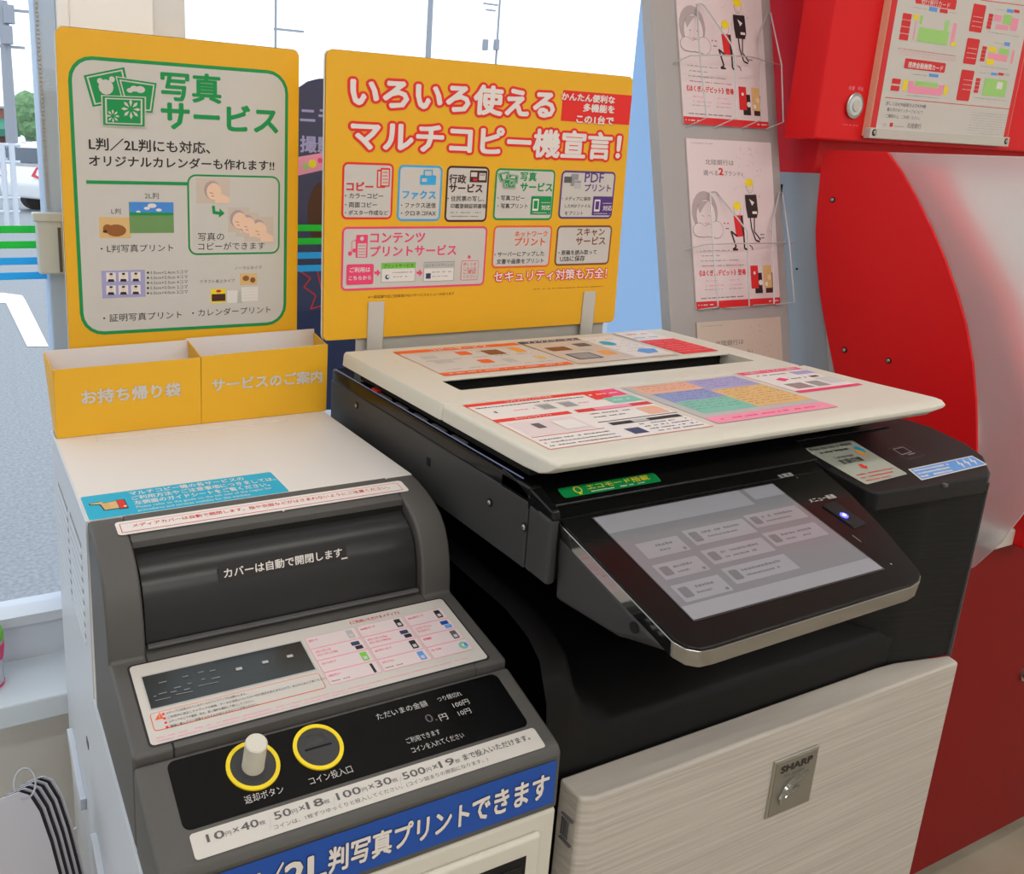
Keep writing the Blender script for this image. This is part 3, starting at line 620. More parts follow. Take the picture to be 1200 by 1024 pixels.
# rim details under the lid edge
for i, y in enumerate((.16, .205, .25, .30, .345)):
    MB().box((.0125, y, .9815), (.0165, y+.030, .9835), 'print_dgrey').build('rim_marker', mc)
MB().box((.0118, .05, .9812), (.0128, .52, .9822), 'print_periwinkle').build('rim_line', mc)
MB().box((.0135, .384, .9815), (.020, .400, .9845), 'print_dred').build('rim_marker', mc)
def sxy(u, v, x=.010): q = at_x(u, v, x); return q.y, q.z
def screw(parent, c, n, r=.0035, m='steel', name='screw'):
    c = Vector(c); n = Vector(n).normalized()
    o = MB().tube([c, c+n*.0008], r*1.25, 'dark_hole', 16).tube([c, c+n*.0018, c+n*.0024], [r*.85, r*.8, r*.45], m, 16).build(name, parent)
    return o
for u, v in ((418, 475), (574, 589), (614.5, 617.5)):
    y, z = sxy(u, v, .0095); screw(mc, (.0097, y, z), (-1, 0, 0), .0036)
y, z = sxy(502, 541, .0095); MB().box((.0092, y-.004, z-.005), (.0101, y+.004, z+.005), 'dark_hole').build('locking_notch', mc)
# --- right shelf with the stickers
S3 = .18
def z3(y): return .957+S3*y
sf = [(.400, .075), (.408, -.046), (.414, -.056), (.600, -.0665), (.618, -.060), (.655, -.030), (.668, 0), (.668, .045), (.655, .072), (.625, .085), (.40, .085)]
MB().hexa([(x, y, z3(y)-.022) for x, y in sf], [(x, y, z3(y)) for x, y in sf], 'black_satin').build('side_shelf', mc, .003)
MB().box((.42, -.052, .928), (.60, .08, .945), 'black_body').build('shelf_underside', mc, .002)
MB().box((.402, .058, .968), (.60, .0605, .9705), 'black_gloss').build('shelf_ridge', mc, .0008)
MB().box((.521, -.0655, .9415), (.527, -.060, .9455), 'print_dgrey').build('shelf_catch', mc, .001)
def SH(): 
    p = Print((0, 0, .957), (1, 0, 0), (0, 1, S3), step=.00016); p.O += p.N*.0003; return p
K3 = math.sqrt(1+S3*S3)
pr = SH(); q = [pr.loc(p) for p in ((941, 526), (997.5, 516), (1064, 555.5), (1015, 568))]
pr.poly([(q[0][0]+.002, q[0][1]), (q[1][0]-.002, q[1][1]), (q[1][0]+.0006, q[1][1]-.002), (q[2][0], q[2][1]+.002), (q[2][0]-.002, q[2][1]), (q[3][0]+.002, q[3][1]), (q[3][0], q[3][1]+.002), (q[0][0], q[0][1]-.002)], 'panelgrey', 1, True)
cw = q[1][0]-q[0][0]; chh = q[0][1]-q[3][1]
def Q(f, g):   # f across, g up
    t_ = (q[0][0]+(q[1][0]-q[0][0])*f, q[0][1]+(q[1][1]-q[0][1])*f); b_ = (q[3][0]+(q[2][0]-q[3][0])*f, q[3][1]+(q[2][1]-q[3][1])*f)
    return (b_[0]+(t_[0]-b_[0])*g, b_[1]+(t_[1]-b_[1])*g)
pr.px = False
pr.text('Press this key to display', Q(.07, .89), Q(.90, .955), 'black', 2, .03); pr.text('in other language.', Q(.14, .79), Q(.72, .85), 'black', 2, .03)
pr.text('Language', Q(.24, .62), Q(.62, .69), 'black', 2, .01); pr.text('言語切替', Q(.20, .49), Q(.66, .59), 'black', 2, .02)
pr.disc(Q(.88, .74), .006, 'sticker', 2, .008, 6); pr.disc(Q(.80, .66), .006, 'lorange', 3, .008, 6)
pr.poly([Q(.42, .42), Q(.50, .42), Q(.50, .36), Q(.54, .36), Q(.46, .29), Q(.38, .36), Q(.42, .36)], 'red', 2, True)
for i in range(3): pr.dashes(Q(.10, .20-.075*i), (Q(.92-.1*i, 0)[0], Q(0, .24-.075*i)[1]), 'dred', 2, 10+i, .9, .7)
tag(pr.build('language_card', mc), 'pale grey card with black and red English lettering')
pr = SH(); q = [pr.loc(p) for p in ((1064, 550), (1139, 534), (1157.5, 544.5), (1080, 563))]
pr.poly(q, 'white', 1, True); pr.px = False
def Q2(f, g):
    t_ = (q[0][0]+(q[1][0]-q[0][0])*f, q[0][1]+(q[1][1]-q[0][1])*f); b_ = (q[3][0]+(q[2][0]-q[3][0])*f, q[3][1]+(q[2][1]-q[3][1])*f)
    return (b_[0]+(t_[0]-b_[0])*g, b_[1]+(t_[1]-b_[1])*g)
pr.poly([Q2(.02, .07), Q2(.98, .07), Q2(.98, .93), Q2(.02, .93)], 'lblue', 2, True)
for f in (.66, .76, .86): pr.poly([Q2(f+.05, .92), Q2(f, .5), Q2(f+.03, .48), Q2(f+.01, .1), Q2(f+.07, .55), Q2(f+.04, .57)], 'white', 3, True)
for i in range(3): pr.dashes(Q2(.05, .66-.26*i), (Q2(.58-.04*i, 0)[0], Q2(.3, .86-.26*i)[1]), 'white', 3, 20+i, .9, .6)
tag(pr.build('blue_card', mc), 'blue sticker with white lightning arrows')
pr = SH()
pr.line([(1041, 526), (1062, 521.5), (1083, 533.5), (1062.5, 538.5), (1041, 526)], 'dgrey', 1, .0006)
pr.line([(1046.5, 526.5), (1058, 524), (1068, 529.5), (1057, 533), (1046.5, 526.5)], 'grey', 1, .0014); pr.line([(1064, 533), (1072, 531)], 'grey', 1, .0016)
pr.build('card_reader_mark', mc)
# --- platen lid
ld = thing('lid_tmp', 'x', 'x', (0, 0, 0)); bpy.data.objects.remove(ld)
def lidbox(a, b): return MB().box(a, b, 'beige_plastic')
LY = .192   # front edge of the rear piece
m = MB()
m.box((0.0, LY, 1.0), (.592, .469, 1.012), 'beige_plastic')                      # underside slab
m.box((0.0, LY, 1.005), (.052, .469, ZL), 'beige_plastic').box((.548, LY, 1.005), (.592, .469, ZL), 'beige_plastic')
m.box((.052, LY, 1.005), (.548, .236, ZL-.001), 'beige_plastic')
m.box((.052, .40, 1.005), (.548, .469, ZL), 'beige_plastic')
pts_o = rrect(0, LY, .592, .469, .007)
# one clean top ring with the slot cut out
def ring_top(mb, outer, inner, z, mt):
    n = len(outer); vs = [(x, y, z) for x, y in outer]+[(x, y, z) for x, y in inner]
    mb.add(vs, [(i, (i+1) % n, n+(i+1) % n, n+i) for i in range(n)], mt)
m2 = MB(); N_ = 48
def loop(x0, y0, x1, y1, r):
    pts = rrect(x0, y0, x1, y1, r, 11); return pts
OUT = loop(0, LY, .592, .469, .006); OUTb = loop(-.001, LY-.0005, .593, .470, .006); OUTs = loop(.0018, LY+.0018, .590, .467, .005)
INN = loop(.052, .238, .550, .390, .003); INNl = loop(.052, .240, .550, .389, .003)
n = len(OUT)
rings = [[(x, y, 1.0) for x, y in loop(.006, LY, .586, .463, .005)], [(x, y, 1.0015) for x, y in OUTb], [(x, y, 1.017) for x, y in OUT], [(x, y, ZL) for x, y in OUTs], [(x, y, ZL) for x, y in INN], [(x, y, 1.001) for x, y in INNl], [(x, y, 1.0) for x, y in loop(.01, .2, .58, .46, .005)]]
vs = [p for r in rings for p in r]; m2.add(vs, [(a*n+i, a*n+(i+1) % n, ((a+1) % 7)*n+(i+1) % n, ((a+1) % 7)*n+i) for a in range(7) for i in range(n)], 'beige_plastic')
rear = m2.build('lid_rear_piece', mc, smooth=True, angle=50)
MB().hexa([(.05, .236, 1.0), (.552, .236, 1.0), (.552, .254, 1.0), (.05, .254, 1.0)], [(.05, .236, 1.0165), (.552, .236, 1.0165), (.552, .252, 1.0045), (.05, .252, 1.0045)], 'beige_plastic').build('slot_floor', rear)
MB().box((.05, .250, 1.0005), (.552, .40, 1.0025), 'dark_hole').build('slot_bottom', rear)  # near-black colour stands for the shade under the document flap
MB().box((.045, .30, 1.0015), (.555, .32, 1.0175), 'dark_hole').build('slot_back', rear)  # also near-black, painted as shade deeper in the slot
MB().box((.046, .2865, 1.0175), (.556, .40, 1.0204), 'beige_plastic').build('document_flap', rear, .0012)
# front piece: flared lip in front and on the right
ys = [LY-.002, .15, .09, .035, .012, .003, -.0045]
def fsec(y, i):
    g = [0, 0, 0, 0, .0008, .0035, .010][i]
    xr = [.592, .592, .594, .599, .602, .602, .598][i]; zf = [0, 0, 0, 0, -.0003, -.0012, -.0045][i]
    zb = [1.0, 1.0, 1.0, 1.0, 1.001, 1.004, 1.0105][i]
    return [(.007+g, y, zb), (-.001+g, y, zb+.0015), (.0003+g, y, 1.0165+zf*.5), (.0025+g, y, 1.0192+zf), (.006+g, y, ZL+zf), (.30, y, ZL+zf), (.55, y, ZL+zf), (xr-.02, y, ZL+zf+.0005), (xr, y, ZL+zf+.0018), (xr+.0018, y, ZL+zf-.0005), (xr-.004, y, min(zb+.006, ZL+zf-.003)), (.575, y, zb), (.30, y, zb)]
secs = [fsec(y, i) for i, y in enumerate(ys)]
k = len(secs[0]); vs = [p for s_ in secs for p in s_]
fs = [(i*k+j, i*k+(j+1) % k, (i+1)*k+(j+1) % k, (i+1)*k+j) for i in range(len(secs)-1) for j in range(k)]+[tuple(range(k))[::-1], tuple(range((len(secs)-1)*k, len(secs)*k))]
front = MB().add(vs, fs, 'beige_plastic').build('lid_front_piece', mc, .0014, seg=2)
MB().box((.004, LY-.003, 1.001), (.588, LY+.001, 1.0175), 'clip_grey').build('lid_joint', mc)
MB().box((.02, .05, .983), (.575, .45, 1.001), 'dark_hole').build('lid_padding', mc, .001)
# lid sheets
def LP(): return Print((0, 0, ZL), (1, 0, 0), (0, 1, 0), px=False, step=.00014)
def sheet(x0, y0, x1, y1, base='white', edge='lgrey', z=.0):
    p = LP(); p.O.z += z; p.rect((x0, y0), (x1, y1), edge, 1, .002); p.rect((x0+.0008, y0+.0008), (x1-.0008, y1-.0008), base, 2, .0015)
    p.bx = (x0, y0, x1, y1); return p
def up(p, f, g): x0, y0, x1, y1 = p.bx; return (x0+(x1-x0)*f, y0+(y1-y0)*g)
p = sheet(.067, .302, .274, .4445, 'paper', 'orange', .0004)
p.rect(up(p, 0, .885), up(p, 1, 1), 'orange', 3); p.rect(up(p, 0, 0), up(p, 1, .10), 'orange', 3)
p.text('コピーサービス', up(p, .26, .90), up(p, .74, .985), 'white', 4, .03)
for fx, fy, wd, hg, c in ((.1, .62, .16, .12, 'lgrey'), (.12, .42, .2, .14, 'lgrey'), (.40, .66, .14, .14, 'orange'), (.42, .30, .14, .14, 'orange'), (.60, .58, .2, .2, 'brown'), (.60, .25, .12, .16, 'lgrey'), (.84, .60, .12, .22, 'lorange'), (.86, .28, .1, .14, 'sand'), (.56, .7, .08, .08, 'lgrey')):
    p.rect(up(p, fx, fy), up(p, fx+wd*.7, fy+hg), c, 3, .002)
for i in range(5): p.dashes(up(p, .08+.18*i, .52), up(p, .20+.18*i, .555), 'grey', 3, 30+i)
for i in range(5): p.dashes(up(p, .08+.18*i, .17), up(p, .20+.18*i, .20), 'grey', 3, 40+i)
p.dashes(up(p, .06, .03), up(p, .94, .07), 'white', 4, 5); p.line([up(p, .1, .82), up(p, .9, .82)], 'grey', 3)
tag(p.build('copy_service_sheet', rear), 'white sheet with orange bands')
p = sheet(.2795, .300, .466, .4455, 'sand', 'navy', .0004)
p.rect(up(p, .01, .01), up(p, .99, .99), 'tan', 3); p.rect(up(p, 0, .90), up(p, .62, 1), 'navy', 4); p.text('ファクスサービス', up(p, .06, .915), up(p, .56, .985), 'white', 5, .03)
p.rect(up(p, .60, .05), up(p, .985, .985), 'white', 4, .002); p.disc(up(p, .72, .66), .012, 'sticker', 5, .015); p.poly([up(p, .74, .25), up(p, .84, .36), up(p, .96, .30), up(p, .90, .16), up(p, .78, .14)], 'lblue', 5, True)
for fx, fy, wd, hg, c in ((.08, .52, .2, .16, 'brown'), (.10, .14, .24, .24, 'navy'), (.12, .16, .2, .2, 'grey'), (.40, .62, .14, .14, 'dgrey'), (.42, .22, .12, .18, 'lorange'), (.34, .44, .1, .1, 'lgrey')): p.rect(up(p, fx, fy), up(p, fx+wd, fy+hg), c, 5 if c == 'grey' else 4, .003)
for i in range(6): p.dashes(up(p, .62, .82-.11*i), up(p, .94, .85-.11*i), 'grey', 5, 50+i, .5)
tag(p.build('fax_service_sheet', rear), 'cream and white sheet with a dark blue band')
p = sheet(.476, .303, .548, .4575, 'white', 'dred', .0004)
p.rect(up(p, 0, 0), up(p, 1, .60), 'red', 3, .001); p.rect(up(p, .04, .63), up(p, .96, .97), 'white', 3); p.dashes(up(p, .08, .86), up(p, .9, .92), 'dred', 4, 2); p.dashes(up(p, .1, .70), up(p, .8, .75), 'lblue', 4, 3)
for i in range(6): p.dashes(up(p, .08, .50-.085*i), up(p, .92, .535-.085*i), 'lpink', 4, 60+i, .9)
tag(p.build('red_notice_sheet', rear), 'small sheet, white above and red below')
p = sheet(.0195, .0225, .2365, .1825, 'white', 'orange')
p.rect(up(p, .0, .93), up(p, .75, .99), 'red', 3); p.text('コンテンツプリントサービス', up(p, .25, .937), up(p, .55, .985), 'white', 4, .02)
p.dashes(up(p, .03, .865), up(p, .72, .90), 'black', 3, 1, .95); p.dashes(up(p, .03, .73), up(p, .1, .80), 'dgrey', 3, 2); 
for f in (.36, .5): p.rect(up(p, f, .70), up(p, f+.09, .83), 'lgrey', 3, .001); p.rect(up(p, f+.01, .71), up(p, f+.08, .80), 'grey', 4)
p.dashes(up(p, .2, .74), up(p, .34, .78), 'lpink', 3, 3); p.dashes(up(p, .61, .74), up(p, .72, .78), 'lpink', 3, 4)
p.rect(up(p, .0, .56), up(p, .46, .62), 'red', 3); p.text('ネットワークプリント', up(p, .12, .568), up(p, .34, .612), 'white', 4, .02)
p.rect(up(p, .03, .24), up(p, .42, .52), 'pinkpaper', 3); p.rect(up(p, .26, .28), up(p, .40, .46), 'lgrey', 4); p.rect(up(p, .263, .284), up(p, .397, .456), 'white', 5); p.rect(up(p, .14, .36), up(p, .19, .46), 'dgrey', 4)
p.line([up(p, .02, .22), up(p, .45, .22)], 'dred', 3, .0015)
for i in range(3): p.dashes(up(p, .03, .145-.055*i), up(p, .44, .175-.055*i), 'dgrey', 3, 70+i, .9)
p.rect(up(p, .75, .78), up(p, .88, .99), 'red', 3); p.rect(up(p, .88, .82), up(p, 1, .99), 'pink', 3); p.rect(up(p, .80, .66), up(p, 1, .80), 'teal', 4); p.dashes(up(p, .83, .71), up(p, .97, .745), 'white', 5, 4); p.dashes(up(p, .77, .88), up(p, .97, .92), 'white', 4, 5)
p.rect(up(p, .50, .56), up(p, 1, .625), 'dred', 3); p.rect(up(p, .62, .568), up(p, .86, .618), 'lpink', 4)
p.dashes(up(p, .52, .49), up(p, .80, .52), 'black', 3, 8); p.dashes(up(p, .52, .42), up(p, .72, .45), 'black', 3, 9); p.rect(up(p, .84, .36), up(p, .98, .52), 'peach', 3, .003)
p.rect(up(p, .48, .325), up(p, 1, .34), 'dgrey', 3); p.rect(up(p, .52, .245), up(p, .98, .30), 'black', 3); p.rect(up(p, .66, .25), up(p, .76, .295), 'lgrey', 4)
p.rect(up(p, .53, .05), up(p, .62, .16), 'navy', 3)
for i in range(4): p.dashes(up(p, .66, .19-.05*i), up(p, .97, .22-.05*i), 'navy', 3, 80+i, .8)
tag(p.build('print_service_sheet', front), 'white sheet crowded with red, green and dark blocks of print')
p = sheet(.248, .027, .4433, .181, 'lgrey', 'grey')
p.rect(up(p, .05, .76), up(p, .53, .985), 'peach', 3); p.rect(up(p, .53, .70), up(p, .99, .985), 'lilac', 3); p.rect(up(p, .08, .52), up(p, .52, .76), 'periwinkle', 3); p.rect(up(p, .52, .22), up(p, .99, .70), 'sand', 3); p.rect(up(p, .08, .22), up(p, .52, .52), 'teal', 3)
p.rect(up(p, .0, .0), up(p, 1, .14), 'lpink', 3)
for (f0, f1, g0, g1, c, sd) in ((.07, .51, .78, .96, 'brown', 1), (.55, .97, .72, .95, 'purple', 2), (.10, .50, .54, .74, 'navy', 3), (.54, .97, .25, .68, 'brown', 4), (.10, .50, .25, .5, 'dgrey', 5)):
    g = g1
    while g > g0+.03: p.dashes(up(p, f0, g-.022), up(p, f1, g), c, 4, int(g*100)+sd, .55, .4); g -= .055
p.dashes(up(p, .05, .05), up(p, .9, .09), 'pink', 4, 6)
tag(p.build('administrative_service_sheet', front), 'sheet of orange, lilac, blue and green colour blocks')
p = sheet(.4535, .087, .585, .191, 'white', 'pink')
p.rect(up(p, .02, .86), up(p, .98, .98), 'pink', 3); p.text('行政サービスのご案内', up(p, .1, .88), up(p, .85, .96), 'white', 4, .02); p.rect(up(p, 0, 0), up(p, 1, .08), 'pink', 3)
p.dashes(up(p, .1, .74), up(p, .55, .80), 'dgrey', 3, 1); p.rect(up(p, .62, .66), up(p, .9, .8), 'lilac', 3); p.poly([up(p, .2, .56), up(p, .32, .62), up(p, .36, .52), up(p, .24, .46)], 'pink', 3, True)
p.rect(up(p, .12, .14), up(p, .36, .36), 'grey', 3); p.rect(up(p, .42, .14), up(p, .6, .36), 'grey', 3); p.rect(up(p, .66, .2), up(p, .9, .46), 'silver', 3); p.rect(up(p, .68, .5), up(p, .8, .56), 'black', 3); p.dashes(up(p, .4, .5), up(p, .62, .56), 'dgrey', 3, 3)
for g in (.18, .24, .30): p.dashes(up(p, .13, g), up(p, .35, g+.03), 'dred', 4, 5)
tag(p.build('pink_framed_sheet', front), 'white sheet framed in pink')
# --- eco sticker on the glossy fascia
pr = Print((0, .0200, .9622), (1, 0, 0), (0, .040, .0156), step=.00016); pr.O += pr.N*.0005
q = [pr.loc(p) for p in ((652, 573), (768, 556), (770, 565), (662, 584))]; pr.px = False
ex0, ex1, ey0, ey1 = q[3][0]-.0005, q[1][0], q[3][1], q[0][1]
pr.rect((ex0, ey0), (ex1, ey1), 'green', 1, .003)
pr.text('エコモード搭載', (ex0+.034, ey0+.0055), (ex1-.012, ey1-.0015), 'yellow', 2, .014); pr.disc((ex0+.022, (ey0+ey1)/2+.001), .005, 'yellow', 2); pr.disc((ex0+.022, (ey0+ey1)/2+.001), .0035, 'green', 3); pr.rect((ex0+.020, ey0+.0015), (ex0+.024, ey0+.005), 'yellow', 2)
pr.dashes((ex0+.036, ey0+.0015), (ex1-.022, ey0+.0045), 'white', 2, 3, .9)
tag(pr.build('eco_sticker', mc), 'green sticker with yellow lettering')
for u, v in ((667, 556), (723, 553)):
    c = at_z(u, v, .9815); screw(mc, (c.x, .062, .9778), (0, -.27, 1), .0016)
# --- operation panel
S1 = .28
def z1(y): return .955+S1*y
po = [(.0215, .0185), (.4030, .0190), (.392, -.040), (.372, -.095), (.352, -.140), (.343, -.155), (.333, -.1605), (.318, -.163), (.055, -.1665), (.040, -.1655), (.030, -.160), (.0245, -.150)]
MB().hexa([(x+.001 if x < .2 else x-.002, y, z1(y)-.0035) for x, y in po], [(x, y, z1(y)) for x, y in po], 'black_gloss').build('panel_fascia', mc, .0012)
def off(pts, d):
    cx_ = sum(p[0] for p in pts)/len(pts); cy_ = sum(p[1] for p in pts)/len(pts); o = []
    for x, y in pts: v = Vector((x-cx_, y-cy_)); v = v+v.normalized()*d; o.append((cx_+v.x, cy_+v.y))
    return o
pc = off(po, .0006)
MB().hexa([(x, min(y, .000), z1(min(y, .000))-.0185) for x, y in off(po, -.0015)], [(x, min(y, .001), z1(min(y, .001))-.0024) for x, y in off(po, .0008)], 'chrome').build('chrome_trim', mc, .0012)
# grey under-housing
bot = [(.0255, .002), (.395, .002), (.375, -.05), (.335, -.132), (.32, -.140), (.06, -.143), (.045, -.142), (.0275, -.128)]
lo = [(.0235, .001, .871), (.385, .001, .878), (.35, -.04, .874), (.315, -.098, .880), (.30, -.104, .882), (.085, -.106, .882), (.055, -.100, .880), (.026, -.085, .877)]
topr = [(.0225, .004, z1(.004)-.014), (.398, .004, z1(.004)-.014), (.386, -.05, z1(-.05)-.016), (.345, -.148, z1(-.148)-.016), (.328, -.158, z1(-.158)-.016), (.048, -.160, z1(-.16)-.016), (.032, -.155, z1(-.155)-.016), (.0235, -.140, z1(-.14)-.015)]
MB().hexa(lo, topr, 'charcoal_plastic').build('panel_housing', mc, .006)
q_ = at_x(744, 735, .024); MB().tube([(.0262, q_.y, q_.z), (.0225, q_.y, q_.z)], .0052, 'dark_hole', 20).build('speaker_hole', mc)
MB().loft([[(.21+.022*math.cos(t)*(1-i/4), -.085-.010*i/4, .872-.008*i/4+.012*math.sin(t)) for t in [math.pi*j/10 for j in range(11)]] for i in range(4)], 'black_gloss').build('hinge_cover', mc, smooth=True)
SC = dict(O=(0, 0, .955), U=(1, 0, 0), V=(0, 1, S1)); K1 = math.sqrt(1+S1*S1)
pr = Print(**SC, step=.00016, px=False); pr.O += pr.N*.0001
def L1(x, y): return (x, y*K1)
pr.rect(L1(.0565, -.141), L1(.3095, -.003), 'black', 1, .002)
sc_ = pr.build('screen_frame', mc)
pr = Print(**SC, step=.00016, px=False); pr.O += pr.N*.0002
pr.rect(L1(.0580, -.1392), L1(.3075, -.0045), 'scrmid', 1)
pr.rect(L1(.0580, -.028), L1(.255, -.0045), 'scrlight', 2); pr.rect(L1(.262, -.022), L1(.3075, -.0045), 'scrlight', 2); pr.rect(L1(.0580, -.1392), L1(.3075, -.124), 'scrlight', 2)
bt = [(.073, .047, .126, .067), (.136, .043, .219, .064), (.2235, .040, .300, .059), (.069, .075, .124, .094), (.133, .071, .215, .090), (.2205, .067, .297, .086), (.067, .101, .125, .121), (.134, .096, .218, .116)]
for i, (x0, y0, x1, y1) in enumerate(bt):
    pr.rect(L1(x0, -y1), L1(x1, -y0), 'scrlight', 2, .001)
    if i not in (0,): pr.rect(L1(x0+.004, -y1+.004), L1(x0+.015, -y0-.004), 'scrdark', 3, .002)
    pr.dashes(L1(x0+.02, -y0-.009), L1(x1-.012, -y0-.004), 'scrdark', 3, 90+i, .9); pr.dashes(L1(x0+.02, -y0-.015), L1(x1-.02, -y0-.011), 'scrdark', 3, 95+i, .9)
    if i % 3 == 0: pr.rect(L1(x1-.007, -y1+.002), L1(x1-.003, -y1+.005), 'scrdark', 3)
scr = pr.build('touch_screen', mc)
for m_ in list(scr.data.materials): m_.node_tree.nodes['Principled BSDF'].inputs['Roughness'].default_value = .22; m_.node_tree.nodes['Principled BSDF'].inputs['Coat Weight'].default_value = .5
pr = Print(**SC, step=.00016)
pr.label('主電源', (914.5, 560.5), 931, .0062, 'lgrey', 1, .02); pr.label('メニュー画面', (951, 589.5), 981, .0062, 'lgrey', 1, .02)
pr.disc((934, 560), .0012, 'dgrey', 1); pr.disc((1044, 661), .001, 'lgrey', 1); pr.line([(999, 627.5), (1009, 635)], 'lgrey', 1, .0006)
pr.build('panel_marks', mc)
bb = [L for L in ((.3325, -.048), (.356, -.047), (.3585, -.085), (.335, -.087))]
btn = MB().hexa([(x, y, z1(y)) for x, y in bb], [(x+(.345-x)*.12, y+(-.067-y)*.08, z1(y)+.0022) for x, y in bb], 'black_satin').build('menu_button', mc, .001)
mat('led_blue', (70, 70, 255), .3, emit=4.5); mat('led_core', (225, 225, 255), .3, emit=6)
c = on(988, 606, Vector((0, 0, .955)), Vector((0, -S1, 1))); Nn = Vector((0, -S1, 1)).normalized()
MB().tube([c+Nn*.0012, c+Nn*.0031], .0042, 'led_blue', 20).tube([c+Nn*.0031, c+Nn*.0034], .0016, 'led_core', 12).build('indicator_light', btn)
# --- front door with badge
DX0, DX1 = .0125, .614
dp = [(-.0745, .05), (-.0745, .693), (-.072, .697), (-.066, .6995), (-.046, .7005), (-.012, .7005), (-.012, .05)]
dt = [(DX0+.003, -.0425), (.25, -.0422), (.50, -.0415), (.53, -.0435), (.57, -.0515), (DX1, -.0605), (DX1, -.0745), (DX0+.020, -.0765), (DX0+.006, -.071)]
door = MB().hexa([(x, y, .05) for x, y in dt], [(x, y, .7005 if y > -.070 else .698) for x, y in dt], 'door_plastic').build('front_door', mc, .0035)
for z_ in (.640, .668):
    MB().box((DX0+.0015, -.068, z_-.0006), (DX0+.0045, -.0735+.022, z_+.0006), 'print_dgrey').build('latch_line', door)
for i in range(4): MB().box((DX0+.002, -.062+.003*i-.0004, .644), (DX0+.0035, -.062+.003*i+.0004, .664), 'print_dgrey').build('latch_rib', door)
YB = -.0765
a = at_y(895, 960, YB); b = at_y(960, 872, YB)
bx0, bx1, bz0, bz1 = a.x+.001, b.x-.001, a.z, b.z
MB().box((bx0, YB-.0016, bz0), (bx1, YB+.001, bz1), 'steel').build('badge_frame', door, .0008)
MB().box((bx0+.0025, YB-.0022, bz0+.0025), (bx1-.0025, YB-.0012, bz1-.0025), 'brushed_plate').build('badge', door, .0004)
pr = Print((0, YB-.0023, 0), (1, 0, 0), (0, 0, 1), px=False, step=.0001)
W_ = bx1-bx0; H_ = bz1-bz0
pr.text('SHARP', (bx0+.15*W_, bz0+.77*H_), (bx0+.86*W_, bz0+.88*H_), 'black', 1, .05); pr.text('MX-3610DS', (bx0+.24*W_, bz0+.665*H_), (bx0+.72*W_, bz0+.72*H_), 'dgrey', 1, 0)
pr.build('badge_lettering', door)
def sw(pts, rr):
    return MB().tube([(bx0+f*W_, YB-.0035, bz0+g*H_) for f, g in pts], rr, 'chrome', 8)
sw([(.25, .20), (.22, .33), (.30, .46), (.45, .55), (.62, .60), (.80, .64)], [.0008, .003, .0038, .0034, .0026, .0014]).build('badge_swoosh', door, smooth=True)
sw([(.34, .30), (.44, .38), (.55, .41), (.64, .42)], [.0008, .0018, .0018, .0008]).build('badge_swoosh', door, smooth=True)

# ================================================================== LEAFLET BOXES on the cabinet
def leaflet_box(x0, x1, zl, zr, text, tb, label, open_left):
    t = thing('leaflet_box', label, 'box', ((x0+x1)/2, .53, ZT), 'yellow leaflet boxes on the white cabinet')
    yf, yb = .5085, .541; zb = ZT+.0006; th = .0012
    zm = (zl+zr)/2
    MB().hexa([(x0, yf, zb), (x1, yf, zb), (x1, yf+th, zb), (x0, yf+th, zb)], [(x0+.001, yf-.001, zl), (x1, yf-.001, zr), (x1, yf-.001+th, zr), (x0+.001, yf-.001+th, zl)], 'yellow_card').build('front_panel', t)
    bz = zm+.0035
    MB().hexa([(x0, yb+.004, zb), (x1, yb+.004, zb), (x1, yb+.004+th, zb), (x0, yb+.004+th, zb)], [(x0-.006, yb+.022, bz+.008), (x1+.001, yb+.022, bz+.011), (x1+.001, yb+.022+th, bz+.011), (x0-.006, yb+.022+th, bz+.008)], 'card_white').build('back_panel', t)
    for xx, nm, zz in ((x0, 'side_panel', zl), (x1-th, 'side_panel', zr)):
        MB().hexa([(xx, yf+th, zb), (xx+th, yf+th, zb), (xx+th, yb+.004, zb), (xx, yb+.004, zb)], [(xx, yf+th, zz-.001), (xx+th, yf+th, zz-.001), (xx+th-(.005 if xx == x0 else 0), yb+.02, bz+.006), (xx-(.005 if xx == x0 else 0), yb+.02, bz+.006)], 'card_white' if False else 'yellow_card').build(nm, t)
    MB().box((x0, yf+th, zb), (x1, yb, zb+th), 'card_white').build('bottom_panel', t)
    MB().hexa([(x0+th, yf+th+.0002, zb+.002), (x1-th, yf+th+.0002, zb+.002), (x1-th, yf+th+.0008, zb+.002), (x0+th, yf+th+.0008, zb+.002)], [(x0+th, yf+th-.0008, zl+.0002), (x1-th, yf+th-.0008, zr+.0002), (x1-th, yf+th-.0002, zr+.0002), (x0+th, yf+th-.0002, zl+.0002)], 'card_white').build('inner_liner', t)
    pr = Print((0, yf-.0008, 0), (1, 0, 0), (0, 0, 1), step=.0002)
    pr.text(text, tb[0], tb[1], 'paper', 1, .035)
    pr.build('front_lettering', t)
    return t
leaflet_box(-.3805, -.1925, 1.0140, 1.0165, 'お持ち帰り袋', ((96, 474), (211.5, 452.5)), 'yellow card box for take-away bags, nearer the window post', True)
leaflet_box(-.1920, -.0062, 1.0180, 1.0230, 'サービスのご案内', ((248.4, 459), (377, 436.5)), 'yellow card box for service leaflets, next to the copier', False)

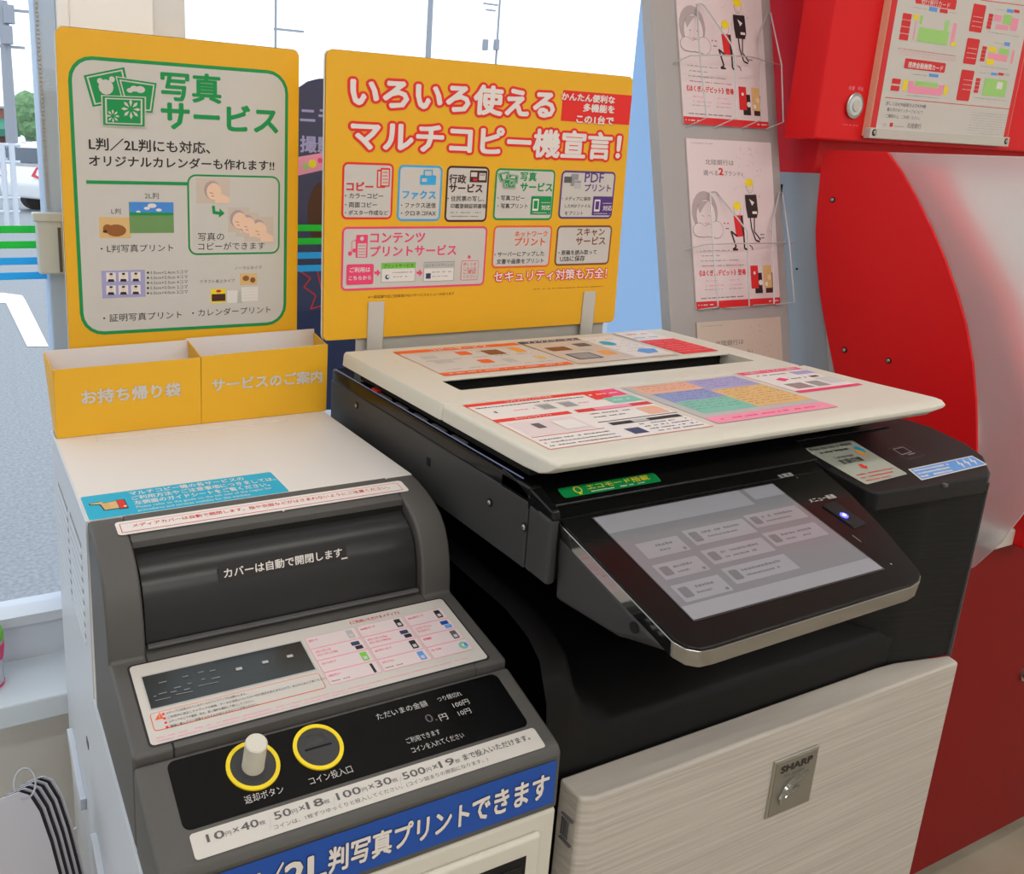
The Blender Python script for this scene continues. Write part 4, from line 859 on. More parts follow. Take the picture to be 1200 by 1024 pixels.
# ================================================================== YELLOW SIGNS
def board(t, y, quad, th=.006, m='yellow_board', r=.011):
    p = [at_y(u, v, y) for u, v in quad]   # tl, tr, br, bl
    P2 = [(q.x, q.z) for q in p]; out = []
    for i in range(4):
        a, b, c = Vector(P2[i-1]), Vector(P2[i]), Vector(P2[(i+1) % 4]); d0 = (a-b).normalized()*r; d1 = (c-b).normalized()*r
        for k in range(6):
            s_ = k/5; out.append(tuple((b+d0)*(1-s_)**2+b*2*s_*(1-s_)+(b+d1)*s_**2))
    o = MB().hexa([(x, y, z) for x, z in out], [(x, y+th, z) for x, z in out], m).build('sign_board', t)
    out2 = out
    MB().add([(x, y+dy, z) for dy in (.0012, th+.0004) for x, z in [((x_-p0[0])*1.004+p0[0], (z_-p0[1])*1.003+p0[1]) for p0 in [(sum(q[0] for q in out)/24, sum(q[1] for q in out)/24)] for x_, z_ in out]], [(i, (i+1) % 24, 24+(i+1) % 24, 24+i) for i in range(24)], 'foam_edge').build('board_edge', t)
    return o
YS = .57
s1 = thing('photo_service_sign', 'yellow sign with green-framed panel about photo prints standing behind the leaflet boxes', 'sign', (-.2, YS, ZT))
p_bl = at_y(80, 400, YS)
board(s1, YS, ((64.5, 30), (350.5, 59), (347, 470), (84, 470)))
for x_ in (-.30, -.10): MB().box((x_-.02, YS+.006, ZT-.02), (x_+.02, YS+.010, 1.15), 'clip_grey').build('sign_bracket', s1)
pr = Print((0, YS, 0), (1, 0, 0), (0, 0, 1), step=.00018)
pr.frame((95, 393.5), (338, 84), 'green', 'paper', .0045, 1, .030)
def picon(pr, ox, oy, k, c, bgc, L0):
    T_ = lambda pts: [(ox+x*k, oy+y*k) for x, y in pts]
    for i, qd in enumerate((((0, 10), (49, 0), (58, 40), (11, 48)), ((39, 12), (87, 19), (82, 55), (50, 53)), ((22, 34), (73, 36), (73, 71), (23, 69)))):
        L_ = L0+3*i; cc = (sum(p[0] for p in qd)/4, sum(p[1] for p in qd)/4); sh = lambda f: T_([(cc[0]+(x-cc[0])*f, cc[1]+(y-cc[1])*f) for x, y in qd])
        pr.poly(sh(1.03), bgc, L_); pr.poly(sh(.97), c, L_+1); pr.poly(sh(.86), bgc, L_+2); pr.poly(sh(.78), c, L_+3)
    U1 = abs(pr.loc(T_([(0, 0)])[0])[0]-pr.loc(T_([(10, 0)])[0])[0])/10
    for (x, y, r_) in ((27, 24, 9), (20, 17, 3.5), (34, 15, 3.5), (28, 28, 4)): pr.disc(T_([(x, y)])[0], r_*U1, bgc, L0+4, None, 12)
    for (x, y, r_) in ((60, 26, 5), (67, 27, 6), (55, 28, 4)): pr.disc(T_([(x, y)])[0], r_*U1, bgc, L0+7, r_*U1*.7, 12)
    for (x, y, r_) in ((56, 50, 12), (35, 58, 8)):
        a = pr.loc(T_([(x, y)])[0]); 
        for j in range(8):
            t_ = math.pi*2*j/8; d = (math.cos(t_), math.sin(t_)); n_ = (-d[1]*.16, d[0]*.16); R_ = r_*U1
            pr.poly([(a[0]+d[0]*R_*.25, a[1]+d[1]*R_*.25), (a[0]+(d[0]*.7+n_[0])*R_, a[1]+(d[1]*.7+n_[1])*R_), (a[0]+d[0]*R_, a[1]+d[1]*R_), (a[0]+(d[0]*.7-n_[0])*R_, a[1]+(d[1]*.7-n_[1])*R_)], bgc, L0+10, True)
picon(pr, 97, 78, 1.0, 'green', 'paper', 3)
pr.text('写真', (189.5, 117), (258.5, 86.5), 'green', 3, .03); pr.text('サービス', (190, 150), (325, 129), 'green', 3, .035)
pr.text('L判／2L判にも対応、', (104.6, 175.6), (246, 166), 'black', 3, .02); pr.text('オリジナルカレンダーも作れます!!', (104.6, 194.5), (321, 187.5), 'black', 3, .02)
pr.rect((101, 215.2), (222, 213.4), 'green', 3)
pr.frame((220.7, 299), (328, 206.5), 'green', 'paper', .0025, 3, .012)
for (x0, y0, x1, y1) in ((230, 238, 269, 209), (267, 272, 292, 243), (276, 277, 303, 249), (286, 283, 320, 254)):
    pr.rect((x0, y0), (x1, y1), 'tan', 5); mx_, my_ = (x0+x1)/2, (y0+y1)/2
    pr.disc((mx_-1, my_-1), .0115, 'hair', 6, .0125, 14); pr.disc((mx_+1, my_+1), .0105, 'skin', 7, .0115, 14); pr.poly([(mx_+2, my_+9), (mx_+6, my_+2), (x1, my_+8), (x1, y0), (mx_+2, y0)], 'skin', 6); pr.line([(mx_-4, my_+2), (mx_, my_+3)], 'brown', 8, .0006); pr.line([(mx_-2, my_+6), (mx_+1, my_+6.4)], 'dred', 8, .0008)
pr.poly([(248, 241), (251.5, 241), (252, 247), (257, 248), (257, 244), (263, 250), (256, 255), (256.5, 251.5), (249, 250.5)], 'green', 6)
pr.text('写真の', (232, 282), (262.5, 272.5), 'black', 5, .01); pr.text('コピーができます', (232, 293), (310, 284.5), 'black', 5, .01)
pr.text('2L判', (169.5, 233), (186, 227.5), 'dgrey', 3, 0); pr.text('L判', (130.5, 251), (141.5, 245.5), 'dgrey', 3, 0)
pr.rect((152, 273), (203, 237), 'field', 3); pr.rect((152, 252), (203, 237), 'sky', 4); pr.rect((152, 252), (203, 249), 'green', 5)
for (u, v, r_) in ((178, 241, .006), (172, 244, .004), (186, 246, .004), (162, 248, .003)): pr.disc((u, v), r_, 'white', 5, r_*.5, 12)
pr.rect((117, 279), (152.5, 254.5), 'sand', 3); pr.disc((136, 270), .013, 'dogbrown', 4, .008, 14); pr.disc((126, 268), .006, 'dogbrown', 4, .006, 12); pr.disc((123, 271), .003, 'dbrown', 5, .002, 8)
pr.text('・L判写真プリント', (118, 296), (203, 286.5), 'black', 3, .008)
pr.rect((120, 349.5), (169.5, 316), 'lilac', 3)
for r_ in range(2):
    for c_ in range(3):
        u, v = 130+14.5*c_, 324+15.2*r_-.3*c_; pr.rect((u-5.4, v+6), (u+5.4, v-5), 'white', 4); pr.disc((u, v-1), .0022, 'skin', 5, .0028, 10); pr.disc((u, v-3), .0023, 'black', 6, .0014, 10); pr.poly([(u-4, v+6), (u-3, v+3), (u+3, v+3), (u+4, v+6)], 'black', 5)
for i, s_ in enumerate(('3.0cm×2.4cm 5コマ', '4.0cm×3.0cm 4コマ', '4.5cm×3.5cm 4コマ', '5.0cm×5.0cm 2コマ', '6.0cm×4.0cm 2コマ')):
    pr.disc((173.3, 319.4+6*i), .0016, 'black', 3, None, 8); pr.text(s_, (176, 321.5+5.95*i), (220, 316.2+5.85*i), 'dgrey', 3, -.004)
pr.text('・証明写真プリント', (121, 377.5), (213, 367.5), 'black', 3, .008); pr.text('・カレンダープリント', (225, 371), (317, 360), 'black', 3, .008)
pr.text('クラフト卓上タイプ', (234, 332), (275, 327), 'dgrey', 3, 0); pr.text('ノーマルタイプ', (275, 316), (306.5, 311), 'dgrey', 3, 0)
pr.rect((281, 334), (301, 320), 'sand', 3); pr.disc((288, 326), .005, 'dogbrown', 4, .004, 10); pr.disc((296, 328), .004, 'brown', 4, .004, 10); pr.rect((247, 355), (264.5, 338), 'yellow', 3); pr.rect((248, 353), (264, 344), 'dbrown', 4); pr.disc((256, 341), .004, 'dred', 4, .002, 8)
pr.poly([(277, 355), (281, 338), (284, 355)], 'lgrey', 3); pr.rect((283, 353), (302, 336), 'white', 3)
for i in range(4): pr.line([(284, 339+3.5*i), (301, 338+3.5*i)], 'lgrey', 4, .0003)
pr.rect((266, 355), (278, 340), 'white', 3)
tag(pr.build('photo_service_print', s1), 'white panel framed in green with photo samples')
# ---- second sign
Y2 = .50
s2 = thing('copier_service_sign', 'wide yellow sign with red-outlined headline standing behind the copier lid', 'sign', (.24, Y2, ZL))
board(s2, Y2, ((382.5, 57), (742, 90.5), (719.5, 377), (378.5, 399.5)), r=.010)
a = at_y(425, 412, .5085); b = at_y(700, 380, .5085)
MB().box((.040, .508, .985), (.50, .513, 1.075), 'clip_grey').build('backing_plate', s2, .0008)
for (u0, v0, u1, v1) in ((430, 404, 450.5, 353), (680, 386, 698.5, 341)):
    a = at_y(u0, v0, Y2-.0015); b = at_y(u1, v1, Y2-.0015)
    MB().box((a.x, Y2-.0022, 1.005), (b.x, Y2-.0006, b.z), 'clip_grey').box((a.x, Y2-.0022, 1.005), (b.x, .512, 1.010), 'clip_grey').build('sign_clip', s2, .0004)
pr = Print((0, Y2, 0), (1, 0, 0), (0, 0, 1), step=.00018)
a = pr.loc((702, 391)); 
pr.text('いろいろ使える', (411, 124), (648, 104), 'white', 2, .042, 'red', .125, .84); pr.text('マルチコピー機宣言！', (411.5, 175), (725, 152), 'white', 2, .036, 'red', .115, .84)
pr.rect((657, 141.5), (740.5, 112), 'red', 1)
for s_, a, b in (('かんたん便利な', (657.6, 117), (719.6, 108)), ('多機能を', (683, 130.5), (719, 122)), ('この1台で', (675, 144), (718, 136))): pr.text(s_, a, b, 'white', 3, .04, 'red', .09, .78)
for bl, tr_2, c in (((399.7, 257), (461.7, 191.5), 'red'), ((464.6, 259), (519, 194.5), 'cyan'), ((520.3, 260), (574, 195.5), 'dbrown'), ((577, 258), (651.3, 199), 'green'), ((653.5, 256.3), (721.8, 201.5), 'purple'), ((399, 341), (571.5, 265), 'pink'), ((575.2, 314.6), (647.6, 264), 'orange'), ((649, 311.6), (717.7, 264), 'brown')):
    pr.frame(bl, tr_2, c, 'paper', .0030, 1, .008)
for s_, a, b, c, bo in (
    ('コピー', (406, 223), (436.8, 213), 'dred', .03), ('・カラーコピー', (404, 232.2), (448.7, 226.5), 'black', .0), ('・両面コピー', (404, 243), (441.3, 236.5), 'black', .0), ('・ポスター作成など', (404, 252), (454.6, 246), 'black', .0),
    ('ファクス', (471.3, 233), (510, 223.6), 'cyan', .03), ('・ファクス送信', (469.5, 243.4), (510.3, 237), 'black', 0), ('・クロネコFAX', (469.5, 252.6), (510.3, 246), 'black', 0),
    ('行政', (525.9, 214.5), (545.5, 204.5), 'dbrown', .025), ('サービス', (525.9, 225), (564.8, 216.5), 'dbrown', .03), ('・住民票の写し、', (524, 235.6), (566.7, 229), 'black', 0), ('印鑑登録証明書等', (527.7, 244), (569.3, 237.6), 'black', 0),
    ('写真', (609.4, 212), (628, 203.5), 'green', .02), ('サービス', (609.4, 223.7), (646.5, 215), 'green', .03), ('・写真コピー', (582.6, 234.8), (614.2, 229), 'black', 0), ('・写真プリント', (582.6, 244), (617.9, 238), 'black', 0),
    ('PDF', (684.7, 213.3), (706.6, 204.5), 'purple', .01), ('プリント', (684.7, 224), (715, 216), 'purple', .02), ('・メディアに保存', (658.3, 235), (691.7, 230), 'black', 0), ('したPDFファイル', (661.3, 243.4), (691.7, 238.4), 'black', 0), ('をプリント', (661.3, 252), (682.8, 247), 'black', 0),
    ('コンテンツ', (433.8, 284.5), (497.3, 274.5), 'pink', .02), ('プリントサービス', (433.8, 300.5), (534, 290.2), 'pink', .02),
    ('ネットワーク', (602.7, 277.5), (641, 268.5), 'orange', .02), ('プリント', (602.7, 288), (638, 280.4), 'orange', .02), ('・サーバーにアップした', (579, 301), (637.2, 295.3), 'black', 0), ('文書や画像をプリント', (581.5, 309.5), (636.5, 303.5), 'black', 0),
    ('スキャン', (675.4, 276.4), (707.7, 268), 'brown', .02), ('サービス', (674.3, 287), (708.5, 279), 'brown', .02), ('・原稿を読み取って', (653.9, 299), (698.5, 294), 'black', 0), ('USBに保存', (655.8, 306.6), (684.7, 301.8), 'black', 0)):
    pr.text(s_, a, b, c, 3, bo*1.3 if bo else .012)
pr.text('セキュリティ対策も万全！', (577.9, 330.5), (710, 318), 'white', 3, .02, 'red', .09)
pr.text('※一部店舗ではご利用頂けないサービスメニューがあります', (431.3, 350), (532.2, 345.5), 'dbrown', 1, 0); pr.dashes((625, 339.5), (707, 337), 'brown', 1, 3, .8)
# small icons
pr.rect((441, 220), (452, 199), 'red', 3, .001); pr.rect((442.5, 218.5), (450.5, 201), 'paper', 4); pr.rect((445, 218.5), (457, 197), 'red', 5, .001); pr.rect((446.5, 217), (455.5, 199), 'paper', 6)
for i in range(4): pr.line([(448, 202+4*i), (454, 202+4*i)], 'red', 7, .0012)
pr.rect((491.7, 216.5), (511, 205.5), 'cyan', 3, .002); pr.rect((496, 206), (507, 199), 'cyan', 4, .001); pr.rect((497.5, 205.5), (505.5, 200.5), 'paper', 5); pr.rect((494, 213), (500, 209), 'paper', 4)
pr.rect((550, 213.5), (571, 200), 'dbrown', 3, .001); pr.rect((551.5, 207), (559, 202), 'paper', 4); pr.rect((561, 211), (569, 203), 'paper', 4); pr.line([(562, 205), (568, 205)], 'dbrown', 5, .001); pr.rect((554, 212), (559, 209), 'dred', 4)
picon(pr, 582.5, 200, .285, 'green', 'paper', 3)
for k, (a, b) in enumerate((((527.5, 249.6), (563, 247.2)), ((527.5, 254), (562, 251.6)))): pr.dashes(a, b, 'dgrey', 3, k, .8)
for bl, tr_2, c in (((620.8, 251.5), (646.5, 230), 'green'), ((692.9, 252.3), (718, 230.3), 'purple')):
    pr.rect(bl, tr_2, c, 3, .0018); x_, y_ = bl[0]+2.5, bl[1]-4.5
    pr.rect((x_, y_), (x_+8, y_-14), 'white', 4, .001); pr.rect((x_+1.4, y_-2.5), (x_+6.6, y_-12), c, 5)
    pr.text('対応', (x_+10.5, y_-1), (x_+21, y_-7), 'white', 4, .02); pr.dashes((x_+10.5, y_-9), (x_+21, y_-11.5), 'white', 4, 3, .9); pr.dashes((x_, y_+3), (x_+20, y_+1.4), 'white', 4, 4, .9)
pr.rect((668, 218), (678, 204), 'grey', 3, .001); pr.rect((660.5, 214), (670, 207), 'dgrey', 4); pr.rect((672, 221), (681, 211), 'lgrey', 5); pr.line([(673, 213), (680, 213)], 'purple', 6, .001)
pr.disc((410, 297), .0032, 'pink', 3); pr.line([(412, 297), (412, 283), (417, 281), (417, 293)], 'pink', 3, .001); pr.disc((415, 293.5), .003, 'pink', 3); pr.rect((416.5, 302), (431, 275), 'pink', 3, .001); pr.rect((418.5, 301), (429, 285), 'paper', 4)
for i in range(4): pr.line([(419.5, 288+3.4*i), (428, 288+3.4*i)], 'pink', 5, .001)
pr.disc((424, 279.5), .003, 'paper', 4)
pr.rect((405.3, 334), (437.9, 309), 'pink', 3, .003); pr.text('ご利用は', (409.5, 319.3), (433.5, 314.5), 'white', 4, .02); pr.text('こちらから', (408.5, 328.2), (434.5, 323.2), 'white', 4, .02)
for x_ in (438.5, 488): pr.poly([(x_, 318), (x_+3, 318), (x_+3, 315), (x_+7, 319.5), (x_+3, 324), (x_+3, 321), (x_, 321)], 'pink', 3)
pr.rect((446, 331), (487, 307), 'grey', 3); pr.rect((446.6, 330.4), (486.4, 307.6), 'white', 4); pr.rect((446.6, 315), (486.4, 307.6), 'lime', 5); pr.text('プリントサービス', (449, 313.6), (484, 309), 'black', 6, 0); pr.dashes((459, 320), (483, 318), 'dgrey', 5, 1); pr.dashes((459, 325), (477, 323), 'dgrey', 5, 2); pr.disc((453.5, 324.5), .0035, 'navy', 5); pr.disc((454.2, 324), .002, 'white', 6)
pr.rect((495.4, 330), (532.5, 306), 'grey', 3); pr.rect((496, 329.4), (531.9, 306.6), 'white', 4); pr.rect((496, 314.5), (531.9, 306.6), 'lgrey', 5); pr.text('コンテンツプリント', (498, 312.7), (530, 308.4), 'dgrey', 6, 0); pr.dashes((506, 319.5), (529, 317.5), 'dgrey', 5, 3); pr.dashes((506, 324.5), (524, 322.5), 'dgrey', 5, 4); pr.rect((498.5, 326.5), (504.5, 320), 'navy', 5)
pr.frame((539, 328.5), (561, 304.8), 'pink', 'paper', .0008, 3, .003)
for i, s_ in enumerate(('詳しくは', 'こちらを', 'ご確認', 'ください')): pr.text(s_, (542.5, 311.3+4.9*i), (557.5, 307.8+4.9*i), 'dred', 5, 0)
pr.poly([(548.6, 303), (548.6, 301.6), (547, 301.6), (549.6, 298.4), (552, 301.6), (550.6, 301.6), (550.6, 303)], 'pink', 3)
tag(pr.build('copier_service_print', s2), 'headline, eight framed service boxes and small print')

# ================================================================== LEAFLET RACK leaning beside the copier
RK = Vector((0, .467, 1.0)); RN = Vector((0, -1, .25)).normalized(); RV = Vector((0, .25, 1)).normalized()
def rk(u, v, d=0): return on(u, v, RK+RN*d, RN)
def rkw(x, h, d=0): return Vector((x, .467, 1.0))+RV*h+RN*d
rx0, rx1 = .6185, .912
t = thing('leaflet_rack', 'grey leaning leaflet rack with wire pockets beside the red cash machine', 'rack', (.765, .3, 0))
MB().hexa([rkw(rx0, -.98, 0), rkw(rx1, -.98, 0), rkw(rx1, -.98, -.022), rkw(rx0, -.98, -.022)], [rkw(rx0, .95, 0), rkw(rx1, .95, 0), rkw(rx1, .95, -.022), rkw(rx0, .95, -.022)], 'rack_grey').build('rack_board', t, .0015)
def wirepts(px, d=.028): return [rk(u, v, d_) for (u, v, d_) in [(p+(d,))[:3] for p in px]]
def pocket(pl):
    h = MB().tube([rk(*p) for p in pl[0]], .0012, 'wire', 8).build('wire_rail', t, smooth=True)
    for q in pl[1:]: MB().tube([rk(*p) for p in q], .0013, 'wire', 8).build('wire_loop', t, smooth=True)
D_ = .03
pocket([[(788.5, 74.5, .0), (809, 65, D_), (840, 64.3, D_), (880, 66.5, D_), (915, 76.5, .004)],
        [(816, 5, .004), (822, 4, .008), (826, 7, .014), (857, 52, D_), (861, 66, D_), (863, 138, D_), (836, 150, 0)],
        [(817, 6, .004), (820, 64, D_), (828, 138, D_), (804, 149, 0)],
        [(888, 45, .012), (899, 16, .004), (903, 15, .004), (916, 76, D_), (918, 143, D_), (896, 152, 0)],
        [(891, 40, .012), (892, 140, D_), (868, 151, 0)]])
pocket([[(803, 292, .0), (829, 286, D_), (878, 285, D_), (931, 284.5, .004)],
        [(842, 361, 0), (841.5, 359, D_), (836, 290, D_), (832, 226, .006), (835, 224.5, .004), (840, 225, .004), (876, 271, D_), (878, 359, D_), (849, 361, 0)],
        [(841, 360, D_), (818, 363, 0)],
        [(903, 271, .012), (913, 225.5, .004), (917, 225.5, .004), (925, 285, D_), (931, 354, D_), (907, 357, 0)],
        [(905, 262, .012), (907, 356, D_), (880, 358, 0)]])
def brochure(bl_px, label, tone='pinkpaper', W_=.210, H_=.297, full=True, x_off=0):
    c = rk(bl_px[0], bl_px[1], .0015); x0 = c.x; h0 = (c-Vector((0, .467, 1.0))).dot(RV)
    b = thing('brochure', label, 'brochure', tuple(c), 'brochures on the grey rack')
    MB().hexa([rkw(x0, h0, .0006), rkw(x0+W_, h0, .0006), rkw(x0+W_, h0, .0030), rkw(x0, h0, .0030)], [rkw(x0, h0+H_, .0006), rkw(x0+W_, h0+H_, .0006), rkw(x0+W_, h0+H_, .0030), rkw(x0, h0+H_, .0030)], 'print_'+tone).build('paper_stack', b)
    pr = Print(rkw(x0, h0+H_, .0031), (1, 0, 0), -RV, px=False, step=.00012)
    if pr.N.dot(RN) < 0: pr.N = -pr.N
    G_ = lambda f, g: (W_*f, H_*g)
    pr.rect(G_(0, 1), G_(1, 0), tone, 0)
    def tx(s_, f0, g0, f1, g1, c_, L_=1, bo=0):   # g0 top, g1 bottom
        pr.text(s_, G_(f0, g1), G_(f1, g0), c_, L_, bo)
    tx('北陸銀行は', .20, .118, .53, .150, 'dgrey'); tx('選べる', .17, .183, .34, .213, 'dgrey'); tx('2', .35, .168, .40, .208, 'dred', 1, .04); tx('ブランド♪', .41, .183, .63, .212, 'dgrey')
    pr.dashes(G_(.04, .022), G_(.3, .03), 'grey', 1, 1)
    rnd = random.Random(3)
    for _ in range(46): pr.disc(G_(rnd.uniform(.52, .86), rnd.uniform(.03, .34)), .0008, 'grey', 1, None, 6)
    if full:
        pr.disc(G_(.16, .43), .031, 'hair', 1, .037); pr.poly([G_(.03, .43), G_(.05, .53), G_(.10, .52), G_(.24, .53), G_(.31, .44)], 'hair', 1, True)
        pr.disc(G_(.17, .455), .0235, 'dgrey', 2, .0300); pr.disc(G_(.17, .455), .0229, 'pinkpaper', 3, .0294); pr.poly([G_(.08, .40), G_(.11, .365), G_(.20, .365), G_(.16, .39), G_(.10, .44)], 'hair', 4, True)
        pr.line([G_(.12, .45), G_(.145, .455)], 'black', 5, .0007); pr.line([G_(.20, .45), G_(.225, .455)], 'black', 5, .0007); pr.line([G_(.15, .495), G_(.18, .50), G_(.20, .492)], 'dred', 5, .0007)
        for (f, g, a_, b_) in ((.085, .535, .015, .012), (.13, .545, .014, .010), (.20, .54, .014, .011), (.28, .535, .016, .015)): pr.disc(G_(f, g), a_+.0005, 'dgrey', 6, b_+.0005); pr.disc(G_(f, g), a_-.0001, 'pinkpaper', 7, b_-.0001)
        # standing figure in black, kneeling figure in red
        pr.disc(G_(.705, .275), .0092, 'dgrey', 1, .0117); pr.disc(G_(.705, .275), .0085, 'pinkpaper', 2, .011); pr.disc(G_(.70, .250), .0105, 'yellow', 3, .0075); pr.line([G_(.68, .285), G_(.69, .30), G_(.72, .30)], 'dgrey', 3, .0005)
        pr.poly([G_(.64, .325), G_(.78, .322), G_(.79, .43), G_(.77, .465), G_(.66, .465), G_(.645, .40)], 'black', 2, True); pr.poly([G_(.69, .35), G_(.75, .37), G_(.72, .39)], 'white', 3, True); pr.rect(G_(.72, .44), G_(.775, .425), 'white', 3)
        pr.line([G_(.69, .465), G_(.70, .53), G_(.74, .60), G_(.79, .61)], 'black', 2, .0030); pr.line([G_(.74, .465), G_(.73, .55), G_(.77, .575), G_(.80, .60)], 'black', 2, .0028)
        pr.disc(G_(.54, .415), .0092, 'dgrey', 1, .0112); pr.disc(G_(.54, .415), .0085, 'pinkpaper', 2, .0105); pr.disc(G_(.54, .392), .0095, 'yellow', 3, .0075); pr.poly([G_(.49, .45), G_(.60, .448), G_(.61, .575), G_(.51, .58)], 'dred', 2, True); pr.poly([G_(.57, .452), G_(.60, .45), G_(.61, .57), G_(.59, .575)], 'black', 3, True)
        pr.line([G_(.52, .575), G_(.45, .545), G_(.50, .64), G_(.46, .655), G_(.52, .655)], 'black', 2, .0036); pr.line([G_(.60, .575), G_(.60, .65), G_(.63, .655)], 'black', 2, .0036); pr.line([G_(.66, .63), G_(.69, .64), G_(.70, .66)], 'black', 2, .0016)
        pr.line([G_(.64, .34), G_(.60, .46)], 'grey', 2, .0005)
        pr.dashes(G_(.36, .505), G_(.43, .49), 'dred', 1, 1); pr.dashes(G_(.37, .535), G_(.43, .522), 'dgrey', 1, 2); pr.dashes(G_(.80, .575), G_(.85, .56), 'dgrey', 1, 3); pr.dashes(G_(.80, .595), G_(.85, .58), 'dgrey', 1, 4)
        for i, (f1) in enumerate((.42, .30, .52, .58)): pr.dashes(G_(.08, .665+.030*i), G_(f1, .653+.030*i), 'grey', 1, 5+i, .8)
        pr.dashes(G_(.10, .755), G_(.58, .742), 'lpink', 1, 3, .8); tx('《ほくぎんデビット》登場', .055, .773, .595, .808, 'dred', 1, .03)
        for a_, b_ in ((.12, .27), (.40, .52)): pr.dashes(G_(a_, .843), G_(b_, .832), 'lpink', 1, 4); pr.dashes(G_(a_-.02, .872), G_(b_+.06, .86), 'lpink', 1, 6); pr.dashes(G_(a_-.02, .893), G_(b_+.04, .885), 'grey', 1, 8)
        pr.rect(G_(.70, .925), G_(.79, .80), 'black', 2); pr.rect(G_(.655, .895), G_(.745, .755), 'dred', 3, .001); pr.disc(G_(.70, .80), .003, 'white', 4); pr.disc(G_(.77, .86), .005, 'white', 3)
        pr.rect(G_(.83, .925), G_(.92, .80), 'dbrown', 2); pr.rect(G_(.81, .895), G_(.91, .755), 'sand', 3, .001); pr.disc(G_(.88, .83), .005, 'skin', 4); pr.disc(G_(.84, .87), .004, 'white', 4)
        pr.rect(G_(0, 1), G_(1, .957), 'dred', 1); pr.dashes(G_(.06, .945), G_(.55, .933), 'dgrey', 1, 9); pr.dashes(G_(.02, .985), G_(.2, .972), 'white', 2, 10); pr.dashes(G_(.86, .985), G_(.98, .97), 'white', 2, 11)
    pr.build('brochure_print', b)
brochure((800.5, 145), 'pale pink bank brochure in the upper wire pocket, nearest the top of the rack')
brochure((815.5, 362.5), 'pale pink bank brochure in the lower wire pocket, shown whole')
c_ = rk(815.5, 378, .0015); h_ = (c_-Vector((0, .467, 1.0))).dot(RV)-.297
b_ = rkw(c_.x, h_, .0015)
# pixel of that lower corner is below the picture of the lid, so give it in world terms
def px_of(P):
    q = [sum(R[i][k]*(P-CAM)[k] for k in range(3)) for i in range(3)]; return (F*q[0]/q[2]+CX, F*q[1]/q[2]+CY)
brochure(px_of(b_), 'tan bank brochure lowest on the rack, partly hidden by the copier lid', 'tan', full=False)

# ================================================================== RED CASH MACHINE
XA = .955
at = thing('cash_machine', 'bright red cash machine with a frosted side screen behind the rack', 'machine', (1.4, .3, 0))
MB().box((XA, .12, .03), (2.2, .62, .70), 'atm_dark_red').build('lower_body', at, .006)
MB().box((XA+.02, .14, 0), (2.15, .6, .03), 'print_black').build('plinth', at)
MB().box((XA+.05, .10, .70), (2.1, .47, .73), 'clip_grey').build('counter', at, .004)
MB().box((XA, .500, .70), (2.2, .70, 2.2), 'atm_red').build('upper_body', at, .003)
MB().box((XA+.03, .462, .73), (2.15, .4995, 1.30), 'card_white').build('white_fascia', at, .003)
sg = MB().prism_x([(.472, 1.285), (.465, 1.15), (.40, .93), (.33, .70), (.70, .70), (.70, 1.285)], XA-.004, XA+.012, 'atm_grey').build('grey_side_panel', at, .001)
for i in range(6):
    y_ = .560+.011*i; MB().box((XA-.0052, y_, 1.205), (XA-.0035, y_+.0045, 1.262), 'dark_hole').build('vent_slot', sg)
c = at_x(934, 315, XA-.004); MB().tube([(XA-.0038, c.y, c.z), (XA-.0055, c.y, c.z)], .002, 'dark_hole', 10).build('panel_hole', sg)
# red strip behind the rack and protruding header
YP = .455
hz = at_y(955, 163, YP).z
MB().box((at_y(955, 160, YP).x, YP, hz), (2.2, .52, 2.2), 'atm_red').build('header', at, .004)
c = at_y(1000, 124, YP); MB().tube([(c.x, YP-.001, c.z), (c.x, YP-.004, c.z), (c.x, YP-.005, c.z)], [.022, .022, .020], 'steel', 28).build('button_bezel', at, smooth=True)
MB().tube([(c.x, YP-.004, c.z), (c.x, YP-.0052, c.z)], .0165, 'latch_grey', 24).tube([(c.x, YP-.005, c.z), (c.x, YP-.0075, c.z)], .0095, 'clip_grey', 20).build('call_button', at)
pr = Print((0, YP, 0), (1, 0, 0), (0, 0, 1)); pr.text('非常', (994, 105.5), (1001, 100), 'lpink', 1); pr.text('呼出', (1005, 106), (1011, 100.5), 'lpink', 1); pr.dashes((987.5, 146.5), (1005, 143.5), 'lpink', 1, 3); pr.build('button_lettering', at)
# poster in its holder
YQ = YP-.012
po_ = thing('tariff_poster', 'white fee table poster with red side borders in a clear holder on the red machine', 'poster', (1.2, YQ, 1.3))
a = at_y(1017, 159, YQ); b = at_y(1178, 168, YQ); x0, x1 = a.x, b.x; zb = a.z; zt = zb+.62
MB().box((x0, YQ, zb), (x1+.004, YP, zt), 'print_peach').build('holder_back', po_)
MB().box((x0-.001, YQ-.004, zb-.004), (x1+.005, YQ+.008, zb+.014), 'clip_grey').build('holder_rail', po_, .001)
for xx in (x0+.010, x1-.006): screw(po_, (xx, YQ-.004, zb+.006), (0, -1, 0), .0045)
def E_(u, v): return (1010+u*.18555, v*.18555)
pr = Print((0, YQ-.0003, 0), (1, 0, 0), (0, 0, 1), step=.00015)
pr.px = False; a = (x0+.002, zb+.012); pr.rect(a, (x1+.002, zt-.002), 'dred', 1); pr.rect((x0+.017, zb+.012), (x1-.012, zt-.01), 'paper', 2); pr.px = True
def er(u0, v0, u1, v1, c, L_=3, r=0): pr.rect(E_(u0, v0), E_(u1, v1), c, L_, r)   # bottom-left, top-right in the crop
er(335, 20, 600, 0, 'dred', 3, .003); pr.text('他行発行カード', E_(370, 25), E_(550, 18), 'white', 4, .01)
